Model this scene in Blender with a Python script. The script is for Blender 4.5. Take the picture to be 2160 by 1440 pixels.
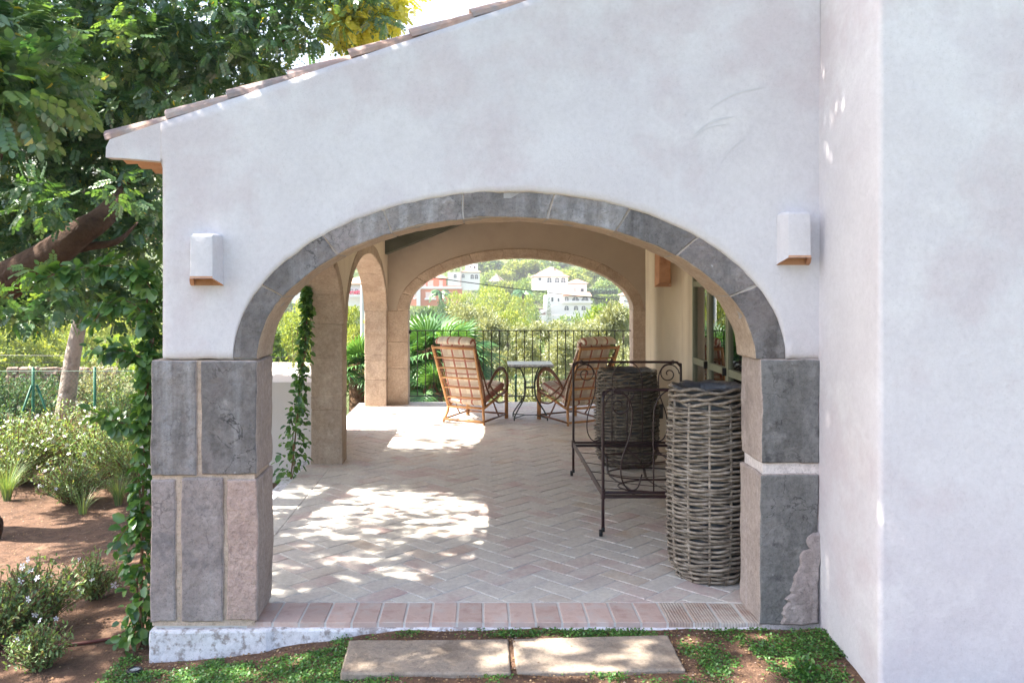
import bpy, bmesh, math, random
import numpy as np
from mathutils import Vector, Matrix, noise

# ---------------------------------------------------------------- reset
for o in list(bpy.data.objects):
    bpy.data.objects.remove(o, do_unlink=True)
SC = bpy.context.scene
COL = SC.collection
R = math.radians
rng = np.random.default_rng(7)
random.seed(7)

# ---------------------------------------------------------------- camera
EYE, FPX, VPX, VPY = 1.65, 1800.0, 1010.0, 598.0
cam = bpy.data.cameras.new('camera')
camo = bpy.data.objects.new('camera', cam)
COL.objects.link(camo)
camo.location = (0, 0, EYE)
camo.rotation_euler = (R(90), 0, 0)
cam.sensor_fit = 'HORIZONTAL'
cam.sensor_width = 36
cam.lens = 36 * FPX / 2160
cam.shift_x = (1080 - VPX) / 2160
cam.shift_y = -(720 - VPY) / 2160
cam.clip_end = 3000
cam.clip_start = 0.05
SC.camera = camo

# ---------------------------------------------------------------- light
SUN_EL, SUN_AZ = 51.0, 177.5       # degrees; azimuth of the direction to the sun, from +X towards +Y
w = bpy.data.worlds.new('World')
SC.world = w
w.use_nodes = True
nt = w.node_tree
bg = nt.nodes['Background']
sky = nt.nodes.new('ShaderNodeTexSky')
sky.sky_type = 'NISHITA'
sky.sun_disc = False
sky.sun_elevation = R(SUN_EL)
sky.sun_rotation = R(90 - SUN_AZ)
sky.air_density = 1.0
sky.dust_density = 2.5
sky.ozone_density = 1.0
nt.links.new(sky.outputs[0], bg.inputs[0])
bg.inputs[1].default_value = 0.10
sl = bpy.data.lights.new('sun', 'SUN')
sl.energy = 5.0
sl.angle = R(0.6)
sl.color = (1.0, 0.93, 0.82)
so = bpy.data.objects.new('sun', sl)
COL.objects.link(so)
tosun = Vector((math.cos(R(SUN_EL)) * math.cos(R(SUN_AZ)), math.cos(R(SUN_EL)) * math.sin(R(SUN_AZ)), math.sin(R(SUN_EL))))
so.rotation_euler = tosun.to_track_quat('Z', 'Y').to_euler()
so.location = (-8, 3, 9)
SC.view_settings.view_transform = 'Standard'
SC.view_settings.look = 'None'
SC.view_settings.gamma = 1
SC.view_settings.use_curve_mapping = False
SC.view_settings.exposure = 2.4
SC.render.engine = 'CYCLES'
SC.cycles.max_bounces = 10
SC.cycles.diffuse_bounces = 6
SC.cycles.glossy_bounces = 3
SC.cycles.transparent_max_bounces = 8
SC.cycles.use_denoising = True

# ---------------------------------------------------------------- helpers
def P(px, py, Y):
    return Vector(((px - VPX) / FPX * Y, Y, EYE - (py - VPY) / FPX * Y))

def PX(px, Y): return (px - VPX) / FPX * Y
def PZ(py, Y): return EYE - (py - VPY) / FPX * Y

def sm(t): 
    t = max(0.0, min(1.0, t)); return t * t * (3 - 2 * t)

class MB:
    """collects faces; becomes ONE mesh object"""
    def __init__(s):
        s.v = []; s.f = []; s.m = []; s.r = []
    def add(s, vs, fs, mi=0, rnd=None):
        b = len(s.v)
        s.v.extend([tuple(p) for p in vs])
        r = random.random() if rnd is None else rnd
        for f in fs:
            s.f.append(tuple(i + b for i in f)); s.m.append(mi); s.r.append(r)
        return s
    def box(s, a, b, mi=0, rnd=None):
        x0, y0, z0 = a; x1, y1, z1 = b
        vs = [(x0,y0,z0),(x1,y0,z0),(x1,y1,z0),(x0,y1,z0),(x0,y0,z1),(x1,y0,z1),(x1,y1,z1),(x0,y1,z1)]
        fs = [(0,3,2,1),(4,5,6,7),(0,1,5,4),(1,2,6,5),(2,3,7,6),(3,0,4,7)]
        return s.add(vs, fs, mi, rnd)
    def tube(s, pts, rad, n=6, mi=0, closed=False, cap=True, rnd=None, smooth=0, flat=1.0):
        pts = [Vector(p) for p in pts]
        if smooth: 
            if isinstance(rad, (list, tuple)):
                L = len(rad); pts2 = spline(pts, smooth, closed)
                rad = [np.interp(i / (len(pts2) - 1) * (L - 1), range(L), rad) for i in range(len(pts2))]
                pts = pts2
            else: pts = spline(pts, smooth, closed)
        N = len(pts)
        if not isinstance(rad, (list, tuple)): rad = [rad] * N
        up = None; rings = []
        for i in range(N):
            if closed: t = pts[(i + 1) % N] - pts[i - 1]
            else: t = pts[min(i + 1, N - 1)] - pts[max(i - 1, 0)]
            if t.length < 1e-9: t = Vector((0, 0, 1))
            t.normalize()
            if up is None:
                up = Vector((0, 0, 1)) if abs(t.z) < .9 else Vector((1, 0, 0))
            x = t.cross(up)
            if x.length < 1e-6: x = t.cross(Vector((0, 1, .01)))
            x.normalize(); y = x.cross(t).normalized(); up = y
            rings.append([pts[i] + x * (math.cos(2 * math.pi * k / n) * rad[i]) + y * (math.sin(2 * math.pi * k / n) * rad[i] * flat) for k in range(n)])
        vs = [v for rg in rings for v in rg]; fs = []
        M = N if closed else N - 1
        for i in range(M):
            j = (i + 1) % N
            for k in range(n):
                l = (k + 1) % n
                fs.append((i * n + k, i * n + l, j * n + l, j * n + k))
        if cap and not closed:
            fs.append(tuple(range(n - 1, -1, -1))); fs.append(tuple((N - 1) * n + k for k in range(n)))
        return s.add(vs, fs, mi, rnd)
    def prism(s, poly, y0, y1, mi=0):
        """poly in (x,z), extruded along y"""
        n = len(poly)
        vs = [(p[0], y0, p[1]) for p in poly] + [(p[0], y1, p[1]) for p in poly]
        fs = [tuple(range(n)), tuple(range(2 * n - 1, n - 1, -1))] + [(i + n, (i + 1) % n + n, (i + 1) % n, i) for i in range(n)]
        return s.add(vs, fs, mi)
    def lathe(s, prof, n=24, c=(0, 0, 0), mi=0):
        vs = []; fs = []
        for r, z in prof:
            for k in range(n):
                a = 2 * math.pi * k / n; vs.append((c[0] + r * math.cos(a), c[1] + r * math.sin(a), c[2] + z))
        for i in range(len(prof) - 1):
            for k in range(n):
                l = (k + 1) % n; fs.append((i * n + k, i * n + l, (i + 1) * n + l, (i + 1) * n + k))
        return s.add(vs, fs, mi)
    def mesh(s, name, mats, org=(0, 0, 0), smooth=False):
        me = bpy.data.meshes.new(name)
        o = Vector(org)
        me.from_pydata([(a - o[0], b - o[1], c - o[2]) for a, b, c in s.v], [], s.f)
        for m in (mats if isinstance(mats, (list, tuple)) else [mats]): me.materials.append(m)
        me.polygons.foreach_set('material_index', s.m)
        at = me.attributes.new('rnd', 'FLOAT', 'FACE'); at.data.foreach_set('value', s.r)
        if smooth: me.polygons.foreach_set('use_smooth', [True] * len(s.f))
        me.update()
        return me

def npmesh(name, V, F, mats, rnd=None, smooth=False, mi=None):
    """V (n,3), F (m,k) arrays"""
    me = bpy.data.meshes.new(name)
    m, k = F.shape
    me.vertices.add(len(V)); me.vertices.foreach_set('co', np.ascontiguousarray(V, dtype=np.float32).ravel())
    me.loops.add(m * k); me.loops.foreach_set('vertex_index', np.ascontiguousarray(F, dtype=np.int32).ravel())
    me.polygons.add(m)
    me.polygons.foreach_set('loop_start', np.arange(0, m * k, k, dtype=np.int32))
    me.polygons.foreach_set('loop_total', np.full(m, k, dtype=np.int32))
    for mm in (mats if isinstance(mats, (list, tuple)) else [mats]): me.materials.append(mm)
    if mi is not None: me.polygons.foreach_set('material_index', np.asarray(mi, dtype=np.int32))
    if smooth: me.polygons.foreach_set('use_smooth', np.ones(m, dtype=bool))
    me.update(calc_edges=True)
    if rnd is not None:
        at = me.attributes.new('rnd', 'FLOAT', 'FACE'); at.data.foreach_set('value', np.asarray(rnd, dtype=np.float32))
    me.validate()
    return me

def spline(pts, k=6, closed=False):
    pts = [Vector(p) for p in pts]; N = len(pts); out = []
    M = N if closed else N - 1
    for i in range(M):
        p1 = pts[i]; p2 = pts[(i + 1) % N]
        p0 = pts[i - 1] if (closed or i > 0) else p1 * 2 - p2
        p3 = pts[(i + 2) % N] if (closed or i + 2 < N) else p2 * 2 - p1
        for j in range(k):
            t = j / k
            out.append(.5 * ((2 * p1) + (p2 - p0) * t + (2 * p0 - 5 * p1 + 4 * p2 - p3) * t * t + (-p0 + 3 * p1 - 3 * p2 + p3) * t ** 3))
    if not closed: out.append(pts[-1])
    return out

def obj(name, me, parent=None, **kw):
    o = bpy.data.objects.new(name, me); COL.objects.link(o)
    if parent is not None: o.parent = parent
    for k, v in kw.items(): o[k] = v
    return o

def thing(name, label, cat, loc=(0, 0, 0), rz=0, group=None):
    o = bpy.data.objects.new(name, None); COL.objects.link(o)
    o.empty_display_size = .2
    o.location = loc; o.rotation_euler = (0, 0, rz)
    o['label'] = label; o['category'] = cat
    if group: o['group'] = group
    return o

def tag(o, label, cat, group=None):
    o['label'] = label; o['category'] = cat
    if group: o['group'] = group
    return o

def copy_tree(o, parent=None):
    c = o.copy(); COL.objects.link(c)
    if parent is not None: c.parent = parent
    for ch in KIDS.get(o.name, [k for k in bpy.data.objects if k.parent == o]): copy_tree(ch, c)
    return c
KIDS = {}

def part(name, mb, mat, root=None, smooth=False, **kw):
    """mesh written in world coordinates, parented to root (location only)"""
    org = (0, 0, 0); r = root
    while r is not None:
        org = tuple(a + b for a, b in zip(org, r.location)); r = r.parent
    return obj(name, mb.mesh(name, mat, org, smooth), root, **kw)

def lpart(name, mb, mat, root, smooth=False, **kw):
    return obj(name, mb.mesh(name, mat, (0, 0, 0), smooth), root, **kw)

# ---------------------------------------------------------------- materials
def nodes(name, rough=.8, spec=.3):
    m = bpy.data.materials.new(name); m.use_nodes = True
    n = m.node_tree; b = n.nodes['Principled BSDF']
    b.inputs['Roughness'].default_value = rough
    b.inputs['Specular IOR Level'].default_value = spec
    return m, n, b

def _tex(n, scale, detail=4, rough=.6, sx=(1, 1, 1), obj_space=False, dist=0):
    if obj_space: co = n.nodes.new('ShaderNodeTexCoord').outputs['Object']
    else: co = n.nodes.new('ShaderNodeNewGeometry').outputs['Position']
    mp = n.nodes.new('ShaderNodeMapping'); mp.inputs['Scale'].default_value = sx
    n.links.new(co, mp.inputs[0])
    t = n.nodes.new('ShaderNodeTexNoise'); t.inputs['Scale'].default_value = scale
    t.inputs['Detail'].default_value = detail; t.inputs['Roughness'].default_value = rough
    t.inputs['Distortion'].default_value = dist
    n.links.new(mp.outputs[0], t.inputs[0])
    return t.outputs[0]

def _ramp(n, fac, stops):
    r = n.nodes.new('ShaderNodeValToRGB')
    while len(r.color_ramp.elements) < len(stops): r.color_ramp.elements.new(.5)
    for e, (p, c) in zip(r.color_ramp.elements, stops):
        e.position = p; e.color = (*c, 1) if len(c) == 3 else c
    n.links.new(fac, r.inputs[0])
    return r.outputs[0]

def _mix(n, fac, a, b, mode='MIX'):
    m = n.nodes.new('ShaderNodeMix'); m.data_type = 'RGBA'; m.blend_type = mode
    for s, v in ((m.inputs[0], fac), (m.inputs[6], a), (m.inputs[7], b)):
        if hasattr(v, 'is_linked') or hasattr(v, 'links'): n.links.new(v, s)
        elif isinstance(v, (int, float)): s.default_value = v
        else: s.default_value = (*v, 1)
    return m.outputs[2]

def _bump(n, b, h, strength=.3, dist=.01, prev=None):
    u = n.nodes.new('ShaderNodeBump'); u.inputs['Strength'].default_value = strength; u.inputs['Distance'].default_value = dist
    n.links.new(h, u.inputs['Height'])
    if prev is not None: n.links.new(prev, u.inputs['Normal'])
    n.links.new(u.outputs[0], b.inputs['Normal'])
    return u.outputs[0]

def mottled(name, cols, scale=3, rough=.85, bump=.3, bdist=.01, bscale=30, stains=None, flecks=None, sx=(1, 1, 1), rndamt=0, streak=None, grain=0, cracks=None):
    m, n, b = nodes(name, rough)
    N = len(cols)
    f = _tex(n, scale, 6, .62, sx)
    c = _ramp(n, f, [(.3 + .4 * i / max(1, N - 1), cc) for i, cc in enumerate(cols)])
    if streak:   # vertical run-off marks
        s = _tex(n, 9, 4, .6, (1, 1, .09))
        c = _mix(n, _ramp(n, s, [(.48, (0, 0, 0)), (.68, (streak[1],) * 3)]), c, streak[0])
    if stains:
        s = _tex(n, stains[1], 5, .65)
        c = _mix(n, _ramp(n, s, [(stains[2], (0, 0, 0)), (stains[2] + .12, (stains[3],) * 3)]), c, stains[0])
    if flecks:
        s = _tex(n, flecks[1], 3, .7)
        c = _mix(n, _ramp(n, s, [(flecks[2], (0, 0, 0)), (flecks[2] + .05, (.8, .8, .8))]), c, flecks[0])
    if cracks:   # fine dark hairlines, broken up by a mask: (colour, scale, width, strength)
        cn = _tex(n, cracks[1], 5, .55, dist=.4); cm_ = _tex(n, cracks[1] * .6, 2, .5)
        k = cracks[3]
        line = _ramp(n, cn, [(.5 - cracks[2], (0, 0, 0)), (.5, (k, k, k)), (.5 + cracks[2], (0, 0, 0))])
        line = _mix(n, 1.0, line, _ramp(n, cm_, [(.50, (0, 0, 0)), (.62, (1, 1, 1))]), 'MULTIPLY')
        c = _mix(n, line, c, cracks[0])
    if grain:
        gn = _tex(n, 42, 7, .75); g2 = _tex(n, 150, 2, .5)
        c = _mix(n, 1.0, c, _ramp(n, gn, [(.3, (1 - grain,) * 3), (.5, (1, 1, 1)), (.7, (1 + grain * .8,) * 3)]), 'MULTIPLY')
        c = _mix(n, 1.0, c, _ramp(n, g2, [(.28, (1 - grain * 1.4,) * 3), (.42, (1, 1, 1))]), 'MULTIPLY')
    if rndamt:
        a = n.nodes.new('ShaderNodeAttribute'); a.attribute_name = 'rnd'
        v = n.nodes.new('ShaderNodeMapRange'); v.inputs[3].default_value = 1 - rndamt; v.inputs[4].default_value = 1 + rndamt
        n.links.new(a.outputs['Fac'], v.inputs[0])
        hs = n.nodes.new('ShaderNodeHueSaturation'); n.links.new(v.outputs[0], hs.inputs['Value']); n.links.new(c, hs.inputs['Color'])
        c = hs.outputs[0]
    n.links.new(c, b.inputs['Base Color'])
    if bump:
        p = _bump(n, b, _tex(n, bscale, 6, .65), bump, bdist)
        _bump(n, b, f, bump * .8, bdist * 3, p)
    return m

PLASTER = mottled('lime_plaster', [(.545, .505, .54), (.63, .61, .635), (.585, .56, .59), (.685, .67, .68)], .95, .9, .5, .010, 9,
                  stains=((.52, .44, .465), 1.5, .50, .45), grain=.07, cracks=((.36, .34, .37), 1.1, .005, .13))
PLASTER_IN = mottled('cream_plaster', [(.66, .57, .45), (.74, .65, .52), (.70, .60, .47)], 1.2, .9, .25, .005, 18, streak=((.44, .35, .28), .3))  # colour raised to stand in for light bounced off the sunlit floor
PLASTER_BACK = mottled('tan_plaster', [(.36, .295, .235), (.43, .36, .29), (.39, .325, .26)], 1.2, .9, .25, .005, 18)  # darker copy of the cream plaster, the back wall's shade put into the colour
PLASTER_OUT = mottled('garden_wall_render', [(.66, .60, .55), (.72, .67, .62)], 1.6, .9, .3, .006, 20)
PLINTH = mottled('whitewashed_plinth', [(.62, .60, .63), (.78, .77, .80)], 4, .9, .5, .01, 30, stains=((.22, .17, .145), 24, .50, .75), grain=.15)
STONE_GREY = mottled('weathered_grey_stone', [(.090, .082, .080), (.225, .205, .20), (.150, .138, .136), (.36, .335, .33)], 3.6, .9, .8, .012, 34,
                     stains=((.26, .22, .215), 2.6, .54, .55), flecks=((.44, .44, .46), 13, .70), streak=((.38, .375, .385), .6), rndamt=.30, cracks=((.03, .03, .03), 5, .012, .8), grain=.26)
STONE_DARK = mottled('dark_grey_stone', [(.085, .085, .084), (.20, .195, .19), (.135, .133, .13), (.28, .27, .265)], 3.2, .9, .8, .012, 38,
                     stains=((.04, .04, .045), 8, .57, .7), flecks=((.44, .44, .46), 13, .70), streak=((.27, .27, .275), .4), rndamt=.1, cracks=((.03, .03, .03), 5, .010, .7), grain=.26)
STONE_MAUVE = mottled('mauve_grey_stone', [(.21, .17, .16), (.36, .305, .295), (.28, .235, .225), (.40, .34, .325)], 2.6, .9, .6, .01, 34,
                      stains=((.13, .12, .125), 4, .55, .6), streak=((.38, .35, .35), .5), rndamt=.06, cracks=((.10, .085, .08), 4, .010, .6), grain=.26)
STONE_PINK = mottled('pink_tosca_stone', [(.36, .25, .22), (.47, .345, .30), (.42, .30, .265)], 5, .9, .7, .012, 40,
                     stains=((.20, .16, .15), 7, .62, .7), rndamt=.05, cracks=((.18, .12, .11), 6, .014, .6), grain=.26)
STONE_JAMB = mottled('lilac_worn_stone', [(.27, .22, .195), (.40, .33, .295), (.33, .275, .25)], 3.5, .9, .5, .01, 30, streak=((.46, .40, .39), .45), grain=.26)
SAND = mottled('warm_sandstone', [(.33, .25, .19), (.49, .39, .305), (.41, .315, .24), (.52, .425, .34)], 2.6, .9, .55, .01, 36,
               stains=((.28, .20, .15), 5, .60, .6), streak=((.50, .38, .29), .25), rndamt=.09, cracks=((.20, .13, .09), 4, .008, .5), grain=.25)
MORTAR = mottled('sandy_mortar', [(.50, .38, .30), (.60, .48, .39)], 14, .95, .7, .01, 50, grain=.25)
MORTAR_W = mottled('pale_mortar', [(.62, .56, .54), (.72, .66, .64)], 14, .95, .5, .008, 50, grain=.25)
MORTAR_G = mottled('grey_mortar', [(.30, .28, .27), (.42, .39, .37)], 14, .95, .7, .01, 50)
TERRA = mottled('terracotta', [(.40, .20, .12), (.54, .30, .19), (.47, .25, .15)], 8, .85, .4, .006, 40, rndamt=.15)
TILE = mottled('faded_roof_tile', [(.26, .155, .125), (.36, .25, .205), (.30, .215, .205), (.40, .34, .30)], 5, .9, .5, .008, 40, stains=((.24, .22, .225), 4, .5, .8), rndamt=.15)
IRON = mottled('black_iron', [(.018, .016, .018), (.035, .028, .03)], 20, .45, .3, .002, 80)
IRON_RED = mottled('dark_oxblood_iron', [(.022, .010, .012), (.045, .018, .02)], 16, .38, .3, .002, 80)
IRON_RED.node_tree.nodes['Principled BSDF'].inputs['Specular IOR Level'].default_value = .5
IRON_GREEN = mottled('green_grey_iron', [(.03, .045, .04), (.06, .07, .06)], 20, .5, .3, .002, 80)
FENCE_GREEN = mottled('green_painted_metal', [(.01, .09, .055), (.02, .13, .075)], 10, .5, .1, .001, 50)
ALU = mottled('olive_grey_frame', [(.22, .23, .17), (.27, .28, .21)], 6, .5, .1, .001, 50)
BEAM = mottled('dark_green_beam', [(.055, .06, .045), (.085, .09, .07)], 5, .7, .3, .004, 30)
CEIL = mottled('ceiling_plaster', [(.66, .60, .52), (.72, .66, .57)], 3, .9, .2, .004, 20)
SLAB = mottled('stone_paver', [(.21, .165, .13), (.33, .27, .215), (.26, .215, .18)], 5, .9, .6, .008, 40, stains=((.22, .20, .18), 6, .58, .6), rndamt=.06, cracks=((.12, .09, .07), 4, .010, .6), grain=.25)
RATTAN = mottled('varnished_cane', [(.27, .12, .045), (.50, .265, .115), (.38, .185, .075)], 14, .4, .2, .002, 60, rndamt=.2)
RATTAN_D = mottled('dark_bent_cane', [(.12, .055, .03), (.22, .10, .05)], 14, .35, .2, .002, 60, rndamt=.2)
BARK = mottled('red_brown_bark', [(.035, .018, .012), (.075, .042, .028), (.05, .028, .02)], 9, .95, .9, .02, 30)
BARK_G = mottled('pale_grey_bark', [(.15, .12, .10), (.32, .27, .23), (.22, .18, .155)], 9, .95, .9, .02, 24)
BARK_P = mottled('palm_trunk_fibre', [(.12, .07, .04), (.24, .15, .09)], 20, .95, .9, .02, 50)
STEM = mottled('vine_stem', [(.16, .09, .05), (.22, .13, .08)], 30, .9, .4, .003, 80)
SOIL = mottled('reddish_soil', [(.075, .042, .028), (.17, .098, .064), (.115, .066, .044), (.22, .135, .088)], 5, .97, .9, .02, 46,
               stains=((.06, .038, .026), 9, .55, .6), grain=.25)
WALLSTONE = mottled('dry_wall_stone', [(.20, .135, .105), (.31, .225, .18), (.25, .18, .145)], 5, .95, .6, .02, 20, rndamt=.25, grain=.26)
WHITEHOUSE = mottled('white_house_render', [(.68, .665, .64), (.74, .725, .70)], .3, .9, 0)
ORANGEHOUSE = mottled('orange_house_render', [(.56, .20, .11), (.62, .25, .15)], .3, .9, 0)
HROOF = mottled('far_roof_tile', [(.34, .20, .14), (.44, .28, .20)], 1.5, .9, 0)
DARKWIN, _n, _b = nodes('dark_window', .2, .5); _b.inputs['Base Color'].default_value = (.06, .07, .085, 1)
SHUTTER, _n, _b = nodes('pale_shutter', .7); _b.inputs['Base Color'].default_value = (.62, .50, .46, 1)
CONCRETE = mottled('grey_post', [(.24, .26, .28), (.30, .32, .34)], 3, .8, .1, .003, 30)
POSTWHITE = mottled('pale_post', [(.55, .55, .54), (.65, .65, .64)], 3, .7, 0)
HOSE, _n, _b = nodes('brown_hose', .5); _b.inputs['Base Color'].default_value = (.10, .03, .025, 1)
BLACKP, _n, _b = nodes('black_plastic', .4); _b.inputs['Base Color'].default_value = (.02, .02, .022, 1)
LENS, _n, _b = nodes('lamp_lens', .15, .6); _b.inputs['Base Color'].default_value = (.35, .37, .40, 1)
SOCKET, _n, _b = nodes('grey_socket', .5); _b.inputs['Base Color'].default_value = (.07, .07, .07, 1)
LINER, _n, _b = nodes('grey_plastic_liner', .28, .5); _b.inputs['Base Color'].default_value = (.075, .08, .09, 1)
_bump(_n, _b, _tex(_n, 14, 4, .6), .8, .02)
WHITEPET, _n, _b = nodes('white_petal', .7); _b.inputs['Base Color'].default_value = (.78, .76, .78, 1)
YELLOWP, _n, _b = nodes('yellow_sign', .6); _b.inputs['Base Color'].default_value = (.75, .62, .05, 1)
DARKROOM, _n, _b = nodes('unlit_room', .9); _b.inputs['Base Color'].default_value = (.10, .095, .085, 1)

# wicker: grey willow with streaks, each rod its own tone
def wicker_mat(name, k):
    m, n, b = nodes(name, .62, .35)
    f = _tex(n, 22, 5, .65, (1, 1, 1.6))
    c = _ramp(n, f, [(.3, (.085 * k, .065 * k, .05 * k)), (.5, (.20 * k, .165 * k, .13 * k)), (.72, (.33 * k, .285 * k, .24 * k))])
    oi = n.nodes.new('ShaderNodeObjectInfo')
    v = n.nodes.new('ShaderNodeMapRange'); v.inputs[3].default_value = .72; v.inputs[4].default_value = 1.25
    n.links.new(oi.outputs['Random'], v.inputs[0])
    hs = n.nodes.new('ShaderNodeHueSaturation'); n.links.new(v.outputs[0], hs.inputs['Value']); n.links.new(c, hs.inputs['Color'])
    n.links.new(hs.outputs[0], b.inputs['Base Color'])
    _bump(n, b, _tex(n, 60, 4, .6), .4, .003)
    return m
WICKER = wicker_mat('grey_willow', 1.2)
WICKER_D = wicker_mat('brown_willow', .78)

# marble
def marble_mat():
    m, n, b = nodes('grey_white_marble', .3, .5)
    f = _tex(n, 14, 8, .7, dist=1.5)
    c = _ramp(n, f, [(.35, (.16, .19, .24)), (.5, (.50, .54, .60)), (.6, (.66, .68, .72))])
    n.links.new(c, b.inputs['Base Color']); return m
MARBLE = marble_mat()

# brick floor: tone per brick, blotchy lime wash across bricks and joints
def brick_mat(name, scored=False):
    m, n, b = nodes(name, .62, .35)
    a = n.nodes.new('ShaderNodeAttribute'); a.attribute_name = 'rnd'
    if scored:
        c = _ramp(n, a.outputs['Fac'], [(0, (.34, .21, .16)), (.5, (.42, .28, .22)), (1, (.38, .26, .22))])
    else:
        c = _ramp(n, a.outputs['Fac'], [(0, (.54, .495, .45)), (.25, (.58, .54, .50)), (.45, (.50, .46, .44)), (.62, (.56, .50, .46)), (.75, (.54, .42, .39)), (.87, (.50, .34, .33)), (.94, (.53, .42, .32)), (1, (.46, .42, .43))])
    wash = _tex(n, 4.5, 6, .7)
    c = _mix(n, _ramp(n, wash, [(.36, (.1, .1, .1)), (.60, (.80, .80, .80))]), c, (.67, .63, .565))
    dirt = _tex(n, 38, 5, .7)
    c = _mix(n, _ramp(n, dirt, [(.4, (.22, .22, .22)), (.6, (0, 0, 0))]), c, (.2, .17, .15))
    n.links.new(c, b.inputs['Base Color'])
    p = _bump(n, b, dirt, .35, .003)
    if scored:
        wv = n.nodes.new('ShaderNodeTexWave'); wv.inputs['Scale'].default_value = 22; wv.inputs['Distortion'].default_value = 1.2
        g = n.nodes.new('ShaderNodeNewGeometry'); n.links.new(g.outputs['Position'], wv.inputs[0])
        _bump(n, b, wv.outputs['Fac'], .5, .006, p)
        c2 = _mix(n, _ramp(n, wv.outputs['Fac'], [(.05, (.4, .4, .4)), (.3, (0, 0, 0))]), c, (.24, .15, .12))
        n.links.new(c2, b.inputs['Base Color'])
    return m
BRICK = brick_mat('limewashed_brick')
BRICK_EDGE = mottled('pink_edge_brick', [(.44, .30, .26), (.54, .40, .35), (.48, .35, .31)], 12, .7, .4, .004, 60, stains=((.55, .50, .47), 6, .5, .55), rndamt=.14)
BRICK_SC = brick_mat('scored_brick', True)
JOINT = mottled('lime_joint', [(.56, .54, .51), (.66, .64, .61)], 9, .9, .3, .003, 60)

# plaid cushion
def plaid_mat():
    m, n, b = nodes('plaid_fabric', .95, .1)
    uv = n.nodes.new('ShaderNodeUVMap'); uv.uv_map = 'UVMap'
    sx = n.nodes.new('ShaderNodeSeparateXYZ'); n.links.new(uv.outputs[0], sx.inputs[0])
    def stripes(axis, per, w_, off):
        k = n.nodes.new('ShaderNodeMath'); k.operation = 'MULTIPLY_ADD'; k.inputs[1].default_value = 1 / per; k.inputs[2].default_value = off
        n.links.new(sx.outputs[axis], k.inputs[0])
        f = n.nodes.new('ShaderNodeMath'); f.operation = 'FRACT'; n.links.new(k.outputs[0], f.inputs[0])
        l = n.nodes.new('ShaderNodeMath'); l.operation = 'LESS_THAN'; l.inputs[1].default_value = w_; n.links.new(f.outputs[0], l.inputs[0])
        return l.outputs[0]
    fine = _tex(n, 120, 3, .6)
    base = _mix(n, fine, (.68, .62, .52), (.78, .72, .61))
    c = _mix(n, stripes(0, .15, .42, .1), base, (.62, .54, .45))
    c = _mix(n, stripes(1, .17, .30, .4), c, (.58, .50, .42))
    c = _mix(n, stripes(1, .17, .12, .6), c, (.46, .27, .22))
    c = _mix(n, stripes(0, .15, .17, .35), c, (.42, .19, .15))
    n.links.new(c, b.inputs['Base Color'])
    _bump(n, b, fine, .3, .002)
    return m
PLAID = plaid_mat()

# leaves: diffuse + translucent + a little gloss, per leaf tone
def leaf_mat(name, stops, trans=.35, rough=.45, gloss=.08):
    m = bpy.data.materials.new(name); m.use_nodes = True; n = m.node_tree
    for x in list(n.nodes): n.nodes.remove(x)
    out = n.nodes.new('ShaderNodeOutputMaterial')
    a = n.nodes.new('ShaderNodeAttribute'); a.attribute_name = 'rnd'
    c = _ramp(n, a.outputs['Fac'], stops)
    d = n.nodes.new('ShaderNodeBsdfDiffuse'); t = n.nodes.new('ShaderNodeBsdfTranslucent'); g = n.nodes.new('ShaderNodeBsdfGlossy')
    g.inputs['Roughness'].default_value = rough; g.inputs['Color'].default_value = (.9, .95, .9, 1)
    n.links.new(c, d.inputs[0])
    tc = _mix(n, 1.0, c, (1.5, 1.35, .5), 'MULTIPLY'); n.links.new(tc, t.inputs[0])
    m1 = n.nodes.new('ShaderNodeMixShader'); m1.inputs[0].default_value = trans
    n.links.new(d.outputs[0], m1.inputs[1]); n.links.new(t.outputs[0], m1.inputs[2])
    m2 = n.nodes.new('ShaderNodeMixShader'); m2.inputs[0].default_value = gloss
    n.links.new(m1.outputs[0], m2.inputs[1]); n.links.new(g.outputs[0], m2.inputs[2])
    n.links.new(m2.outputs[0], out.inputs[0])
    return m
L_CAROB = leaf_mat('carob_leaf', [(0, (.014, .058, .030)), (.4, (.040, .120, .048)), (.75, (.11, .215, .068)), (.97, (.19, .29, .07)), (.985, (.50, .42, .04))], .40, .38, .08)
L_VINE = leaf_mat('vine_leaf', [(0, (.03, .10, .024)), (.5, (.07, .18, .04)), (1, (.15, .28, .06))], .40, .4, .07)
L_SHRUB = leaf_mat('shrub_leaf', [(0, (.08, .16, .06)), (.5, (.17, .28, .10)), (.9, (.28, .38, .14)), (1, (.36, .32, .16))], .35, .5, .05)
L_GRASS = leaf_mat('clover_leaf', [(0, (.03, .10, .02)), (.5, (.07, .20, .035)), (1, (.15, .30, .06))], .35, .5, .05)
L_PINE = leaf_mat('pine_needles', [(0, (.11, .16, .03)), (.5, (.25, .32, .06)), (1, (.42, .44, .10))], .35, .6, .03)
L_DARK = leaf_mat('dark_foliage', [(0, (.03, .075, .035)), (.5, (.06, .13, .055)), (1, (.12, .20, .08))], .25, .6, .03)
L_OLIVE = leaf_mat('olive_leaf', [(0, (.13, .155, .08)), (.5, (.27, .30, .17)), (1, (.43, .46, .29))], .3, .5, .05)
L_MID = leaf_mat('mid_green_leaf', [(0, (.06, .12, .025)), (.5, (.15, .24, .045)), (1, (.30, .37, .08))], .35, .5, .04)
L_PALM = leaf_mat('palm_leaf', [(0, (.028, .10, .04)), (.5, (.065, .17, .06)), (1, (.13, .26, .085))], .3, .45, .04)
L_DRY = leaf_mat('dry_leaf', [(0, (.16, .09, .05)), (.5, (.28, .17, .09)), (1, (.42, .30, .18))], .15, .7, .02)
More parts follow.
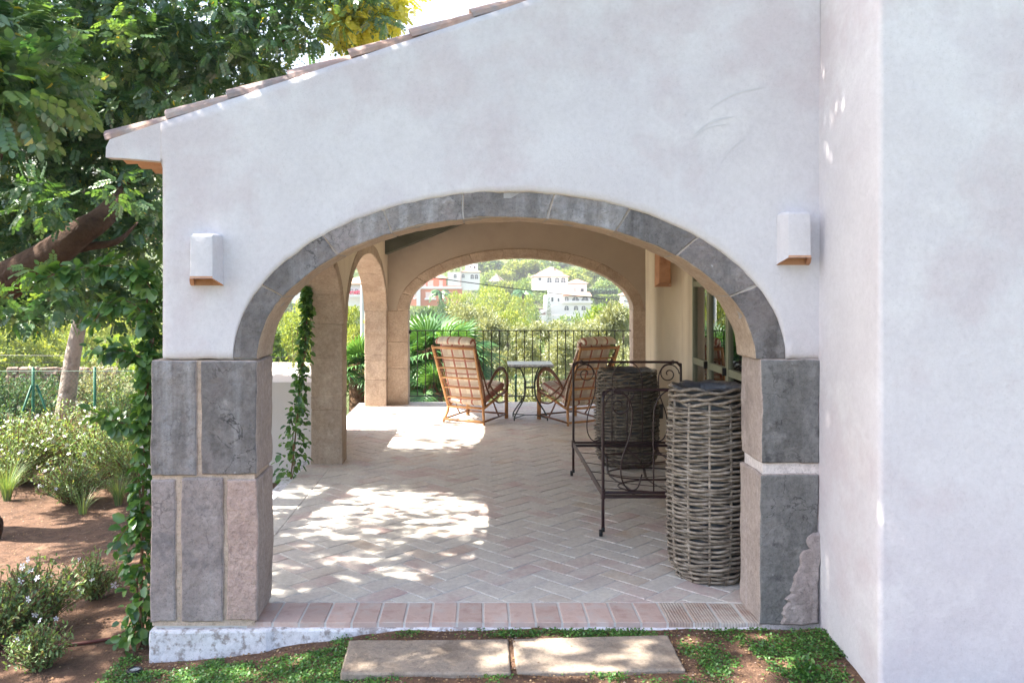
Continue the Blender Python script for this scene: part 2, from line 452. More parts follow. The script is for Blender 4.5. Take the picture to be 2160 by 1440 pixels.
L_BOUG = leaf_mat('magenta_flower', [(0, (.35, .04, .12)), (1, (.55, .12, .25))], .3, .7, .0)

# ---------------------------------------------------------------- ground
TERR_EDGE_Y = 11.9
def gz(x, y):
    near = -0.03 - (.015 + .085 * sm((x - 1.0) / .5)) * max(0, 4.10 - y)
    if x > 1.2: near += .015
    left = -.15 * sm((-x - .2) / 1.4) - .16 * sm((-x - 1.7) / 1.8)
    z = near + left * sm((7 - y) / 3 + .6 if y < 7 else 1)
    if y >= 4.1: z = -.03 + left - .012 * max(0, y - 4.5) 
    # behind the terrace the garden lies lower, then falls into the valley and climbs the far hill
    z += -.85 * sm((y - 11.6) / .8) * sm((x + 4.5) / 1.5) - .35 * sm((y - 9) / 6) * (1 - sm((x + 4.5) / 1.5))
    z += -4.8 * sm((y - 19) / 40) - 3.0 * sm((y - 60) / 90)
    if y > 250: z += 14.0 * ((y - 250) / 80.0) ** 1.3
    if y > 22: z += noise.noise(Vector((x * .03, y * .03, 3))) * min(2.2, (y - 22) * .05)
    z += .55 * sm((-x - 22) / 60) * (sm((y - 40) / 60)) * 8
    return z

def build_ground():
    def sheet(name, xs, ys, mat, rough_amp):
        V = []; 
        for y in ys:
            for x in xs:
                z = gz(x, y)
                if rough_amp: z += noise.noise(Vector((x * 5, y * 5, 0))) * rough_amp + noise.noise(Vector((x * 17, y * 17, 4))) * rough_amp * .5
                V.append((x, y, z))
        nx = len(xs); F = []
        for j in range(len(ys) - 1):
            for i in range(nx - 1):
                F.append((j * nx + i, j * nx + i + 1, (j + 1) * nx + i + 1, (j + 1) * nx + i))
        me = npmesh(name, np.array(V), np.array(F), mat, smooth=True)
        return obj(name, me, kind='structure')
    # soil around the house, fine mesh; the grass and scrub hillside behind
    m, n, b = nodes('hillside_ground', .97)
    c = _ramp(n, _tex(n, .35, 6, .65), [(.3, (.05, .075, .022)), (.5, (.09, .105, .035)), (.64, (.15, .125, .065)), (.75, (.07, .09, .028))])
    f = _tex(n, 3, 5, .7)
    c = _mix(n, _ramp(n, f, [(.4, (0, 0, 0)), (.6, (.5, .5, .5))]), c, (.08, .11, .035))
    n.links.new(c, b.inputs['Base Color']); _bump(n, b, f, .6, .1)
    xs = list(np.arange(-9, 6.01, .07)); ys = list(np.arange(1.2, 15.01, .08))
    sheet('garden_soil', xs, ys, SOIL, .012)
    def band(name, ys, half, step):
        xs = list(np.arange(-half, half + .1, step)); return sheet(name, xs, ys, m, 0)
    # far sheet starts under the near one (a hand lower) so there is no gap
    V = []; F = []
    ys = list(np.geomspace(14.7, 900, 140)); N = 120
    for y in ys:
        hw = 30 + y * 1.3
        for i in range(N + 1):
            x = -hw + 2 * hw * i / N
            V.append((x, y, gz(x, y) - (.02 if y < 16 else 0)))
    for j in range(len(ys) - 1):
        for i in range(N): F.append((j * (N + 1) + i, j * (N + 1) + i + 1, (j + 1) * (N + 1) + i + 1, (j + 1) * (N + 1) + i))
    obj('hillside', npmesh('hillside', np.array(V), np.array(F), m, smooth=True), kind='structure')
    # everything beside and behind the viewer: one broad sheet, a little lower
    mb = MB()
    for (x0, x1, y0, y1, z) in ((-60, -8.9, -30, 14.8, -.62), (5.9, 60, -30, 14.8, -.4), (-8.95, 5.95, -30, 1.3, -.45)):
        mb.add([(x0, y0, z), (x1, y0, z), (x1, y1, z), (x0, y1, z)], [(0, 1, 2, 3)])
    part('lawn', mb, m, kind='structure')
build_ground()

# ---------------------------------------------------------------- stone block tool
def warpblock(fn, nu, nv, nw, cham=.012, rough=.004, seed=0, mats=(0, 0, 0), big=0.0):
    """fn(u,v,w)->Vector, u across, v up / around, w depth (0 front). returns MB; front faces use mats[0], others mats[1]"""
    def lines(n, c):
        return [0] + [c + (1 - 2 * c) * i / n for i in range(n + 1)] + [1]
    P0, P1, P2, P3 = fn(0, 0, 0), fn(1, 0, 0), fn(0, 1, 0), fn(0, 0, 1)
    lu = max(.02, (P1 - P0).length); lv = max(.02, (P2 - P0).length); lw = max(.02, (P3 - P0).length)
    U = lines(nu, min(.3, cham / lu)); V_ = lines(nv, min(.3, cham / lv)); W = lines(nw, min(.3, cham / lw))
    idx = {}; vs = []; mb = MB()
    cen = fn(.5, .5, .5)
    def vid(i, j, k):
        key = (i, j, k)
        if key in idx: return idx[key]
        u, v, w_ = U[i], V_[j], W[k]
        p = fn(u, v, w_)
        # chamfer: pull edge/corner verts in
        e = (i in (0, len(U) - 1)) + (j in (0, len(V_) - 1)) + (k in (0, len(W) - 1))
        if e >= 2:
            uu = min(max(u, cham / lu * .38), 1 - cham / lu * .38); vv = min(max(v, cham / lv * .38), 1 - cham / lv * .38); ww = min(max(w_, cham / lw * .38), 1 - cham / lw * .38)
            p = fn(uu, vv, ww)
        q = p * 9 + Vector((seed * 3.1, 0, seed))
        d = noise.noise_vector(q) * rough + noise.noise_vector(q * 3.3) * rough * .6
        if big: d += noise.noise_vector(p * 3.3 + Vector((seed, 0, 0))) * big
        p = p + d
        idx[key] = len(vs); vs.append(p); return idx[key]
    fs = []; ms = []
    a, b, c = len(U) - 1, len(V_) - 1, len(W) - 1
    for i in range(a):
        for j in range(b):
            fs.append((vid(i, j, 0), vid(i + 1, j, 0), vid(i + 1, j + 1, 0), vid(i, j + 1, 0))); ms.append(mats[0])
            fs.append((vid(i, j, c), vid(i, j + 1, c), vid(i + 1, j + 1, c), vid(i + 1, j, c))); ms.append(mats[1])
    for i in range(a):
        for k in range(c):
            fs.append((vid(i, 0, k), vid(i, 0, k + 1), vid(i + 1, 0, k + 1), vid(i + 1, 0, k))); ms.append(mats[1])
            fs.append((vid(i, b, k), vid(i + 1, b, k), vid(i + 1, b, k + 1), vid(i, b, k + 1))); ms.append(mats[1])
    for j in range(b):
        for k in range(c):
            fs.append((vid(0, j, k), vid(0, j + 1, k), vid(0, j + 1, k + 1), vid(0, j, k + 1))); ms.append(mats[1])
            fs.append((vid(a, j, k), vid(a, j, k + 1), vid(a, j + 1, k + 1), vid(a, j + 1, k))); ms.append(mats[1])
    mb.v = [tuple(p) for p in vs]; mb.f = fs; mb.m = ms
    r = random.random(); mb.r = [r] * len(fs)
    return mb

def stone_box(x0, x1, y0, y1, z0, z1, **kw):
    return warpblock(lambda u, v, w_: Vector((x0 + (x1 - x0) * u, y0 + (y1 - y0) * w_, z0 + (z1 - z0) * v)),
                     max(2, int((x1 - x0) / .035)), max(2, int((z1 - z0) / .035)), max(2, int(abs(y1 - y0) / .08)), **kw)

# ---------------------------------------------------------------- house
FY, BY = 4.16, 4.46                      # gallery front wall, front and back face
SPZ = 1.2825
XL = PX(340, FY); XPL = PX(320, FY)
XJL = PX(545, FY); XJR = PX(1600, FY); XRET = 1.657
RETY = 3.53
ROOF0 = (PX(225, FY), PZ(300, FY)); RS = .3325
def roofz(x): return PZ(298, FY) + (x - PX(225, FY)) * RS
# ellipses (front plane)
IN_C, IN_A, IN_B = PX(1068, FY), (1592 - 543) / 2 * FY / FPX, (757 - 459) * FY / FPX
EX_C, EX_A, EX_B = PX(1074.5, FY), 582.5 * FY / FPX, (757 - 403) * FY / FPX
house = thing('villa', 'whitewashed villa wing with arched porch, open gallery and sloping tiled roof', 'house', (0, 4.16, 0))

def ell(c, a, b, t): return (c + a * math.cos(t), SPZ + b * math.sin(t))
def ex_z(x):
    d = (x - EX_C) / EX_A
    return SPZ + EX_B * math.sqrt(max(0, 1 - d * d)) if abs(d) < 1 else SPZ

# front plaster wall: strips of columns, slightly uneven arch edge
def front_wall():
    mb = MB()
    xs = sorted(set([XL + .0, XL + .012] + list(np.linspace(XL + .03, EX_C - EX_A, 10)) + [EX_C - EX_A + EX_A * (1 - math.cos(math.pi * i / 90)) for i in range(91)] + list(np.linspace(EX_C + EX_A, XRET, 6))))
    NZ = 26
    def pt(x, s, back):
        d = abs((x - EX_C) / EX_A)
        zb = ex_z(x) - (.006 if d < 1 else 0) + noise.noise(Vector((x * 14, 0, 0))) * .007 + noise.noise(Vector((x * 40, 0, 0))) * .003
        zt = roofz(x) + noise.noise(Vector((x * 5, 9, 0))) * .004
        z = zb + (zt - zb) * s
        y = (BY - .001) if back else FY - .012 + noise.noise(Vector((x * 1.6, z * 1.6, 2))) * .010 + noise.noise(Vector((x * 6, z * 6, 5))) * .0025
        if not back:
            if z < 2.25 and x < XL + .006: y += .03
            elif z < 2.25 and x < XL + .02: y += .008
            if x < XL + .006 and z >= 2.25: y = FY - .012
            if s == 0: y += .012
        return (x, y, z)
    S = [0, .012] + list(np.linspace(.04, 1, NZ))
    V = []; F = []
    for back in (0, 1):
        for x in xs:
            for s in S: V.append(pt(x, s, back))
    n = len(S); off = len(xs) * n
    for i in range(len(xs) - 1):
        for j in range(n - 1):
            F.append((i * n + j, (i + 1) * n + j, (i + 1) * n + j + 1, i * n + j + 1))
            F.append((off + i * n + j, off + i * n + j + 1, off + (i + 1) * n + j + 1, off + (i + 1) * n + j))
        F.append((i * n, i * n + off, (i + 1) * n + off, (i + 1) * n))
        F.append((i * n + n - 1, (i + 1) * n + n - 1, (i + 1) * n + n - 1 + off, i * n + n - 1 + off))
    for j in range(n - 1):
        F.append((j, j + 1, j + 1 + off, j + off))
    V = np.array(V); V[:, 1] -= 4.16
    me = npmesh('gable_wall', V, np.array(F), [PLASTER], smooth=False)
    obj('gable_wall', me, house)
    # eave return: the plaster that runs out past the corner under the first tile
    mb = MB()
    x0 = ROOF0[0]
    poly = [(x0, PZ(333, FY)), (x0 + .1, PZ(335, FY)), (XL + .0, PZ(341, FY)), (XL + .0, roofz(XL)), (x0 + .02, roofz(x0 + .02)), (x0 + .002, roofz(x0) - .03)]
    mb.prism(poly, FY - .012, FY + .06)
    part('eave_end', mb, PLASTER, house)
front_wall()

# faint curved scuffs left in the plaster, upper right
def scuff(a, m_, b_, wid):
    pts = spline([Vector((PX(p[0], FY), 0, PZ(p[1], FY))) for p in (a, m_, b_)], 14); mb = MB(); V = []; n = len(pts)
    for i, p in enumerate(pts):
        s_ = math.sin(math.pi * i / (n - 1)) ** .6; t_ = (pts[min(i + 1, n - 1)] - pts[max(0, i - 1)]).normalized(); nn = Vector((-t_.z, 0, t_.x))
        for k in (-1, 1):
            q = p + nn * wid * s_ * k * (1 + .5 * noise.noise(p * 30))
            y = FY - .0135 + noise.noise(Vector((q.x * 1.6, q.z * 1.6, 2))) * .010 + noise.noise(Vector((q.x * 6, q.z * 6, 5))) * .0025
            V.append((q.x, y, q.z))
    mb.add(V, [(2 * i, 2 * i + 2, 2 * i + 3, 2 * i + 1) for i in range(n - 1)])
    part('scuff_mark', mb, SCUFF, house)
SCUFF = mottled('scuffed_plaster', [(.54, .53, .56), (.60, .59, .62)], 12, .9, .2, .003, 40)
scuff((1492, 234), (1545, 200), (1615, 185), .0045); scuff((1462, 285), (1500, 258), (1552, 246), .0055); scuff((1450, 300), (1490, 272), (1540, 262), .003); scuff((1520, 345), (1540, 315), (1575, 290), .003)
# mortar body behind the voussoirs, then the voussoirs themselves
def ring(cI, aI, bI, cE, aE, bE, base, y0, y1, joints, mat_front, mat_soffit, parent, mort, name='voussoir', axis='x', seed=0, gap=.006, rough=.004, cham=.010, big=.004):
    """joints: angles (rad) from right spring 0 to left spring pi"""
    def pt(t, r, d):
        x = (cI + aI * math.cos(t)) * (1 - r) + (cE + aE * math.cos(t)) * r
        z = base + (bI * (1 - r) + bE * r) * math.sin(t)
        return Vector((x, d, z)) if axis == 'x' else Vector((d, x, z))
    body = MB(); N = 64
    vs = []
    for i in range(N + 1):
        t = math.pi * i / N
        for r, d in ((.03, y0 + .006 * (1 if y1 > y0 else -1)), (.97, y0 + .006 * (1 if y1 > y0 else -1)), (.97, y1 - .004), (.03, y1 - .004)): vs.append(pt(t, r, d))
    fs = []
    for i in range(N):
        for k in range(4): fs.append((i * 4 + k, i * 4 + (k + 1) % 4, i * 4 + 4 + (k + 1) % 4, i * 4 + 4 + k))
    body.add(vs, fs)
    arch = part('arch', body, mort, parent)
    for q in range(len(joints) - 1):
        t0, t1 = joints[q], joints[q + 1]
        L = aE * abs(t1 - t0); g = gap / aE
        if q == 0: g0 = 0.0
        else: g0 = g
        g1 = 0 if q == len(joints) - 2 else g
        lean = random.uniform(-.03, .03)
        def fn(u, v, w_, t0=t0 + g0, t1=t1 - g1):
            t = t1 + (t0 - t1) * u
            return pt(t, v, y0 + (y1 - y0) * w_)
        b = warpblock(fn, max(3, int(L / .04)), 4, 4, cham=cham, rough=rough, seed=seed + q, mats=(0, 1), big=big)
        part(name, b, [mat_front, mat_soffit], arch)
    return arch

def ang_of(px, py_guess=None):
    x = PX(px, FY); return math.acos(max(-1, min(1, (x - EX_C) / EX_A)))
jts = [0] + [ang_of(p) for p in (1597, 1472, 1330, 1170, 975, 807, 680, 552)] + [math.pi]
front_arch = ring(IN_C, IN_A, IN_B, EX_C, EX_A, EX_B, SPZ, FY - .004, BY, jts, STONE_GREY, SAND, house, MORTAR_G, seed=3, gap=.0015, rough=.005, cham=.006, big=.006)
front_arch['label'] = 'dark grey weathered stone arch on the front of the porch'

# front piers
def pier_group(name, blocks, mort_box, mort, label=None):
    mb = MB(); mb.box(*mort_box)
    p = part(name, mb, mort, house)
    if label: p['label'] = label
    for (x0, x1, z0, z1, mf, ms, y0) in blocks:
        b = stone_box(x0, x1, y0, BY - .003, z0, z1, cham=.009, rough=.005, seed=random.random() * 50, mats=(0, 1), big=.006)
        part('stone', b, [mf, ms], p)
    return p
X = lambda px: PX(px, FY)
Z = lambda py: PZ(py, FY)
F0 = FY - .022
pl = pier_group('left_pier'.replace('left_', ''), [
    (X(321), X(417), Z(1001), Z(761), STONE_GREY, STONE_JAMB, F0),
    (X(426), X(544), Z(999), Z(759), STONE_GREY, STONE_JAMB, F0 + .002),
    (X(320), X(373), Z(1308), Z(1010), STONE_MAUVE, STONE_JAMB, F0 + .002),
    (X(384), X(474), Z(1310), Z(1007), STONE_MAUVE, STONE_JAMB, F0),
    (X(480), X(545), Z(1306), Z(1008), STONE_PINK, STONE_JAMB, F0 + .001)],
    ((X(322.5), FY - .008, -.012), (X(538), BY - .022, SPZ - .006)), MORTAR)
mb = warpblock(lambda u, v, w_: Vector((X(318) + (X(1612) - X(318)) * u, FY - (.034 if u < .2 else .020) + .33 * w_, -.30 + (.272 if u < .19 else .276) * v)), 80, 6, 3, cham=.012, rough=.005, seed=4)
part('plinth', mb, PLINTH, house)
pr = pier_group('pier', [
    (X(1603), X(1728), Z(977), Z(756), STONE_DARK, STONE_JAMB, F0 + .006),
    (X(1600), X(1726), Z(1314), Z(999), STONE_DARK, STONE_JAMB, F0 + .004)],
    ((X(1608), FY - .002, -.14), (XRET + .01, BY - .024, SPZ - .005)), MORTAR_W)
# spalled pink patch low on the right pier
def _sp(u, v, w_):
    xl = X(1645) + (X(1712) - X(1645)) * v ** 1.3 + .05 * noise.noise(Vector((v * 6, 2, 1))) + .022 * noise.noise(Vector((v * 19, 5, 1))); xr = X(1727)
    return Vector((xl + (xr - xl) * u, F0 - .006 + .05 * w_, Z(1312) + (Z(1120) - Z(1312)) * v))
mb = warpblock(_sp, 7, 30, 1, cham=.012, rough=.008, seed=9, big=.012)
part('spalled_patch', mb, STONE_MAUVE, pr)

# right hand house block: return wall and front face, soft corner
def right_block():
    bm = bmesh.new()
    top = 5.2
    outline = [(XRET, FY + .3), (XRET, RETY), (6.0, RETY), (6.0, FY + .3)]
    # rounded outer corner
    pts = [(XRET, FY + .3)] + [(XRET, RETY + .30 - .06 * i) for i in range(0, 4)]
    r = .022
    for i in range(7):
        a = math.pi + math.pi / 2 * i / 6
        pts.append((XRET + r + r * math.cos(a), RETY + r + r * math.sin(a)))
    pts += [(XRET + .1 + .25 * i, RETY) for i in range(1, 18)]
    mb = MB(); zs = list(np.linspace(-.5, top, 70)); V = []
    for i, (x, y) in enumerate(pts):
        for z in zs:
            d = noise.noise(Vector((x * 1.5 + y, z * 1.4, 7))) * .010 + noise.noise(Vector((x * 6 + y * 6, z * 5, 1))) * .003
            V.append((x + (d if y > RETY + .02 else 0), y + (d if y <= RETY + .02 else 0), z))
    n = len(zs); F = []
    for i in range(len(pts) - 1):
        for j in range(n - 1): F.append((i * n + j, (i + 1) * n + j, (i + 1) * n + j + 1, i * n + j + 1))
    V = np.array(V); V[:, 1] -= 4.16
    me = npmesh('return_wall', V, np.array(F), [PLASTER], smooth=True)
    obj('return_wall', me, house)
right_block()

# house mass behind: room walls, roof edges (closed box so that light does not leak)
GX0, GX1 = -1.535, -1.245       # arcade wall, outside and inside face
BWY = 11.65                     # back wall front face
WX = 1.95                       # glazed wall
mb = MB()
mb.box((WX + .02, BY, 2.3), (5.9, 4.46 + .15, 4.6))        # upper wall over lower roof
mb.box((WX + 3.3, BY, -.3), (WX + 3.45, 12, 4.6))
mb.box((2.64, 12.0 - .15, -.3), (WX + 3.3, 12, 4.6))
mb.box((WX + .1, BY, -.3), (WX + 3.3, BY + .12, 2.3))
mb.box((WX + .02, BY, 4.6), (6, 12, 4.72))
mb.box((XRET + .04, FY - .1, 3.1), (WX + .16, BY + .14, 5.2))
part('room_wall', mb, PLASTER_IN, house)
mb = MB(); mb.box((WX - .06, BY, 2.12), (WX + .14, 7.75, 4.6)); mb.box((WX - .06, BY, -.05), (WX + .14, 5.35, 2.12))
part('lintel_wall', mb, PLASTER_IN, house)
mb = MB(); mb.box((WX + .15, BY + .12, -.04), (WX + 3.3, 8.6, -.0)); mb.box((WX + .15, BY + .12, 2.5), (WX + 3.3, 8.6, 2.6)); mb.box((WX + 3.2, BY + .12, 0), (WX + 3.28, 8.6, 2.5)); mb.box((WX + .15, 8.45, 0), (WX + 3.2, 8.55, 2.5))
part('room_lining', mb, DARKROOM, house)  # dark box behind the panes, the room's shade put into its colour

# interior wall pier between glazing and back wall (rounded plaster)
def wall_pier():
    pts = []
    y0, y1, x0 = 8.3, BWY + .1, 1.70
    pts = [(2.45, y1), (2.45, y0 + .42), (x0, y0 + .40), (x0, y0 + .04), (x0 + .012, y0 + .012), (x0 + .04, y0)]
    pts += [(WX - .16, y0), (WX - .09, y0 - .012), (WX - .035, y0 - .05), (WX - .01, y0 - .12), (WX, y0 - .2), (WX, 7.75), (WX + .12, 7.75)]
    mb = MB(); zs = list(np.linspace(-.02, 3.6, 20)); n = len(zs); V = []; F = []
    for x, y in pts:
        for z in zs: V.append((x + noise.noise(Vector((y, z * 1.3, 1))) * .008, y + noise.noise(Vector((x * 2, z * 1.3, 4))) * .008, z))
    for i in range(len(pts) - 1):
        for j in range(n - 1): F.append((i * n + j, (i + 1) * n + j, (i + 1) * n + j + 1, i * n + j + 1))
    mb.add(V, F); part('inner_wall', mb, PLASTER_IN, house, smooth=True)
wall_pier()

# back wall with its arch
BI_C, BI_A, BI_B = PX(1098, BWY), 237 / FPX * BWY, (655 - 545) / FPX * BWY
BE_A, BE_B = BI_A + .15, BI_B + .135
def wall_with_arch(u0, u1, cE, aE, bE, ztop, d0, d1, axis, mat, name, base=SPZ, zmin=None):
    mb = MB(); xs = sorted(set([u0, u1] + [cE - aE + aE * (1 - math.cos(math.pi * i / 48)) for i in range(49)]))
    xs = [x for x in xs if u0 - 1e-6 <= x <= u1 + 1e-6]
    def zb(x):
        d = (x - cE) / aE
        return base + bE * math.sqrt(max(0, 1 - d * d)) - .004 if abs(d) < 1 else base
    V = []
    for d in (d0, d1):
        for x in xs:
            for z in (zb(x), ztop(x)): V.append((x, d, z) if axis == 'x' else (d, x, z))
    n = len(xs); F = []
    for i in range(n - 1):
        F.append((i * 2, i * 2 + 2, i * 2 + 3, i * 2 + 1)); o = 2 * n
        F.append((o + i * 2, o + i * 2 + 1, o + i * 2 + 3, o + i * 2 + 2))
        F.append((i * 2, o + i * 2, o + i * 2 + 2, i * 2 + 2))
        F.append((i * 2 + 1, i * 2 + 3, o + i * 2 + 3, o + i * 2 + 1))
    o = 2 * n
    F.append((0, 1, o + 1, o)); F.append((o - 2, 2 * o - 2, 2 * o - 1, o - 1))
    mb.add(V, F); return part(name, mb, mat, house)
def ceilz(x): return roofz(x) - .13
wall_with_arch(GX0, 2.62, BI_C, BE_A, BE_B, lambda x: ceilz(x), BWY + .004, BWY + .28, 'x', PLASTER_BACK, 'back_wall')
back_arch = ring(BI_C, BI_A, BI_B, BI_C, BE_A, BE_B, SPZ, BWY - .006, BWY + .285, [math.pi * i / 11 for i in range(12)], SAND, SAND, house, SAND, seed=40, gap=.003)
# neighbouring arch ring springing to the right of the back opening
mb = MB()
SX = BI_C + BI_A
c2 = SX + .30 + BI_A
def fn2(u, v, w_):
    t = math.pi - .62 * (1 - u) * 1.0
    t = math.pi - .9 * u
    return Vector((c2 + (BI_A + .15 * (1 - 0) * v) * math.cos(t), BWY - .008 + .05 * w_, SPZ + (BI_B + .135 * v) * math.sin(t)))
b = warpblock(fn2, 8, 3, 2, cham=.008, rough=.003, seed=77)
part('blind_arch', b, SAND, house)
def pier_stack(x0, x1, y0, y1, cuts, mat=SAND, top=SPZ):
    mb = MB(); mb.box((x0 + .006, y0 + .006, 0), (x1 - .006, y1 - .006, top))
    p = part('pier', mb, mat, house)
    zs = [0] + cuts + [top]
    for i in range(len(zs) - 1):
        b = stone_box(x0, x1, y0, y1, zs[i] + (.002 if i else -.01), zs[i + 1] - .002, cham=.008, rough=.004, seed=random.random() * 60, mats=(0, 0), big=.004)
        part('stone', b, [mat, mat], p)
pier_stack(GX1 - .0, BI_C - BI_A, BWY - .005, BWY + .285, [.50, .86])
pier_stack(BI_C + BI_A, 2.52, BWY - .005, BWY + .285, [.55, .9])

# arcade along the left: piers, rings, plaster
P2a, P2b, P3a = 7.80, 8.05, 11.47
pier_stack(GX0, GX1, P2a, P2b, [.50, .625, .98])
pier_stack(GX0, GX1, P3a, BWY + .28, [.36, .62, .70], )
arcs = [(BY, P2a), (P2b, P3a)]
for q, (a, b_) in enumerate(arcs):
    c = (a + b_) / 2; A = (b_ - a) / 2; B = 1.985 - SPZ
    ring(c, A, B, c, A + .12, B + .13, SPZ, GX1 + .008, GX0 - .008, [math.pi * i / 8 for i in range(9)], SAND, SAND, house, SAND, axis='y', seed=60 + 20 * q, gap=.003)
    ztop = lambda y: ceilz(GX0)
    wall_with_arch(BY if q == 0 else P2b - .12, P2a + .12 if q == 0 else BWY + .28, c, A + .12, B + .13, lambda y: ceilz(GX0) + .02, GX1, GX0, 'y', PLASTER_IN, 'arcade_wall')

# ceiling, beam, roof
mb = MB()
x0, x1 = -1.50, 2.7
for (ya, yb) in ((BY - .05, 12.1),):
    v = [(x0, ya, ceilz(x0)), (x1, ya, ceilz(x1)), (x1, yb, ceilz(x1)), (x0, yb, ceilz(x0)), (x0, ya, ceilz(x0) + .07), (x1, ya, ceilz(x1) + .07), (x1, yb, ceilz(x1) + .07), (x0, yb, ceilz(x0) + .07)]
    mb.add(v, [(0, 3, 2, 1), (4, 5, 6, 7), (0, 1, 5, 4), (1, 2, 6, 5), (2, 3, 7, 6), (3, 0, 4, 7)])
part('ceiling', mb, CEIL, house)
mb = MB(); bs = .40
zb0 = PZ(536, BWY - .3)
v = []
for y in (BWY - .34, BWY - .06):
    for x, dz in ((GX1, 0), (1.69, 0), (1.69, .26), (GX1, .26)): v.append((x, y, zb0 + (x - GX1) * bs + dz))
mb.add(v, [(0, 1, 2, 3), (7, 6, 5, 4), (0, 4, 5, 1), (1, 5, 6, 2), (2, 6, 7, 3), (3, 7, 4, 0)])
part('beam', mb, BEAM, house)

# roof tiles: verge row as separate tiles, the rows behind joined
roof = part('roof', MB().box((-1.82, FY + .05, 0), (-1.81, FY + .06, .01)) if False else MB().add(
    [(-1.80, FY + .06, roofz(-1.80) - .05), (1.95, FY + .06, roofz(1.95) - .05), (1.95, 12.05, roofz(1.95) - .05), (-1.80, 12.05, roofz(-1.80) - .05),
     (-1.80, FY + .06, roofz(-1.80) - .02), (1.95, FY + .06, roofz(1.95) - .02), (1.95, 12.05, roofz(1.95) - .02), (-1.80, 12.05, roofz(-1.80) - .02)],
    [(0, 3, 2, 1), (4, 5, 6, 7), (0, 1, 5, 4), (1, 2, 6, 5), (2, 3, 7, 6), (3, 0, 4, 7)]), TERRA, house)
def barrel(mb, x0, y, L, lift, rad=.085, n=8, thick=.014, cover=True, zoff=0):
    """half-round tile lying along the slope, from x0 uphill"""
    vs = []; 
    for k, (xx, lf) in enumerate(((x0, lift), (x0 + L, lift - .020))):
        rr = rad if k == 0 else rad * .86
        for t in (0, 1):
            for i in range(n + 1):
                a = math.pi * i / n; r_ = rr - thick * t
                vs.append((xx + r_ * math.sin(a) * -.30, y - r_ * math.cos(a), roofz(xx) + lf + zoff + (r_ * math.sin(a) * .68 if cover else -r_ * math.sin(a) * .5)))
    m_ = n + 1; fs = []
    for i in range(n):
        fs.append((i, i + 1, 2 * m_ + i + 1, 2 * m_ + i)); fs.append((m_ + i, 3 * m_ + i, 3 * m_ + i + 1, m_ + i + 1))
        fs.append((i, m_ + i, m_ + i + 1, i + 1))
        fs.append((2 * m_ + i, 2 * m_ + i + 1, 3 * m_ + i + 1, 3 * m_ + i))
    fs.append((0, 2 * m_, 3 * m_, m_)); fs.append((n, m_ + n, 3 * m_ + n, 2 * m_ + n))
    mb.add(vs, fs)
TSTEP = .2985
xt = ROOF0[0] - .003; i = 0
while xt < 1.9:
    mb = MB(); barrel(mb, xt, FY + .075 + random.uniform(-.004, .004), TSTEP + .05, .008 + random.uniform(-.004, .004), rad=.086)
    part('tile', mb, TILE, roof, smooth=False)
    # plaster fillet under the tile, stepping with it
    xt += TSTEP; i += 1
mb = MB(); y = FY + .075 + .19
while y < 12:
    xx = ROOF0[0] - .003
    while xx < 1.9:
        barrel(mb, xx, y, TSTEP + .05, .006 + random.uniform(-.003, .003), n=5); xx += TSTEP
    y += .19
part('roof_tiles', mb, TILE, roof, kind='stuff')
# eave: soffit course of terracotta channel tiles seen from below
mb = MB()
y = FY + .13; k = 0
while y < 12:
    b = MB()
    xe = ROOF0[0] + .045
    n = 6; vs = []
    for xx in (xe, XL + .01):
        for t in (0, .015):
            for i in range(n + 1):
                a = math.pi * i / n
                vs.append((xx, y - .088 * math.cos(a), 2.335 + (xx - xe) * .0 - (.085 - t) * math.sin(a)))
    m_ = n + 1; fs = []
    for i in range(n):
        fs.append((i, i + 1, 2 * m_ + i + 1, 2 * m_ + i)); fs.append((m_ + i, 3 * m_ + i, 3 * m_ + i + 1, m_ + i + 1)); fs.append((i, m_ + i, m_ + i + 1, i + 1))
    b.add(vs, fs); 
    if k < 12: part('eave_tile', b, TERRA, roof)
    else: mb.add(b.v, b.f)
    y += .19; k += 1
part('eave_course', mb, TERRA, roof, kind='stuff')
mb = MB()
mb.add([(XL, FY + .062, 2.25), (XL, 12, 2.25), (XL, 12, ceilz(XL) + .02), (XL, FY + .062, ceilz(XL) + .02)], [(0, 1, 2, 3)])
part('wall_head', mb, PLASTER_OUT, house)

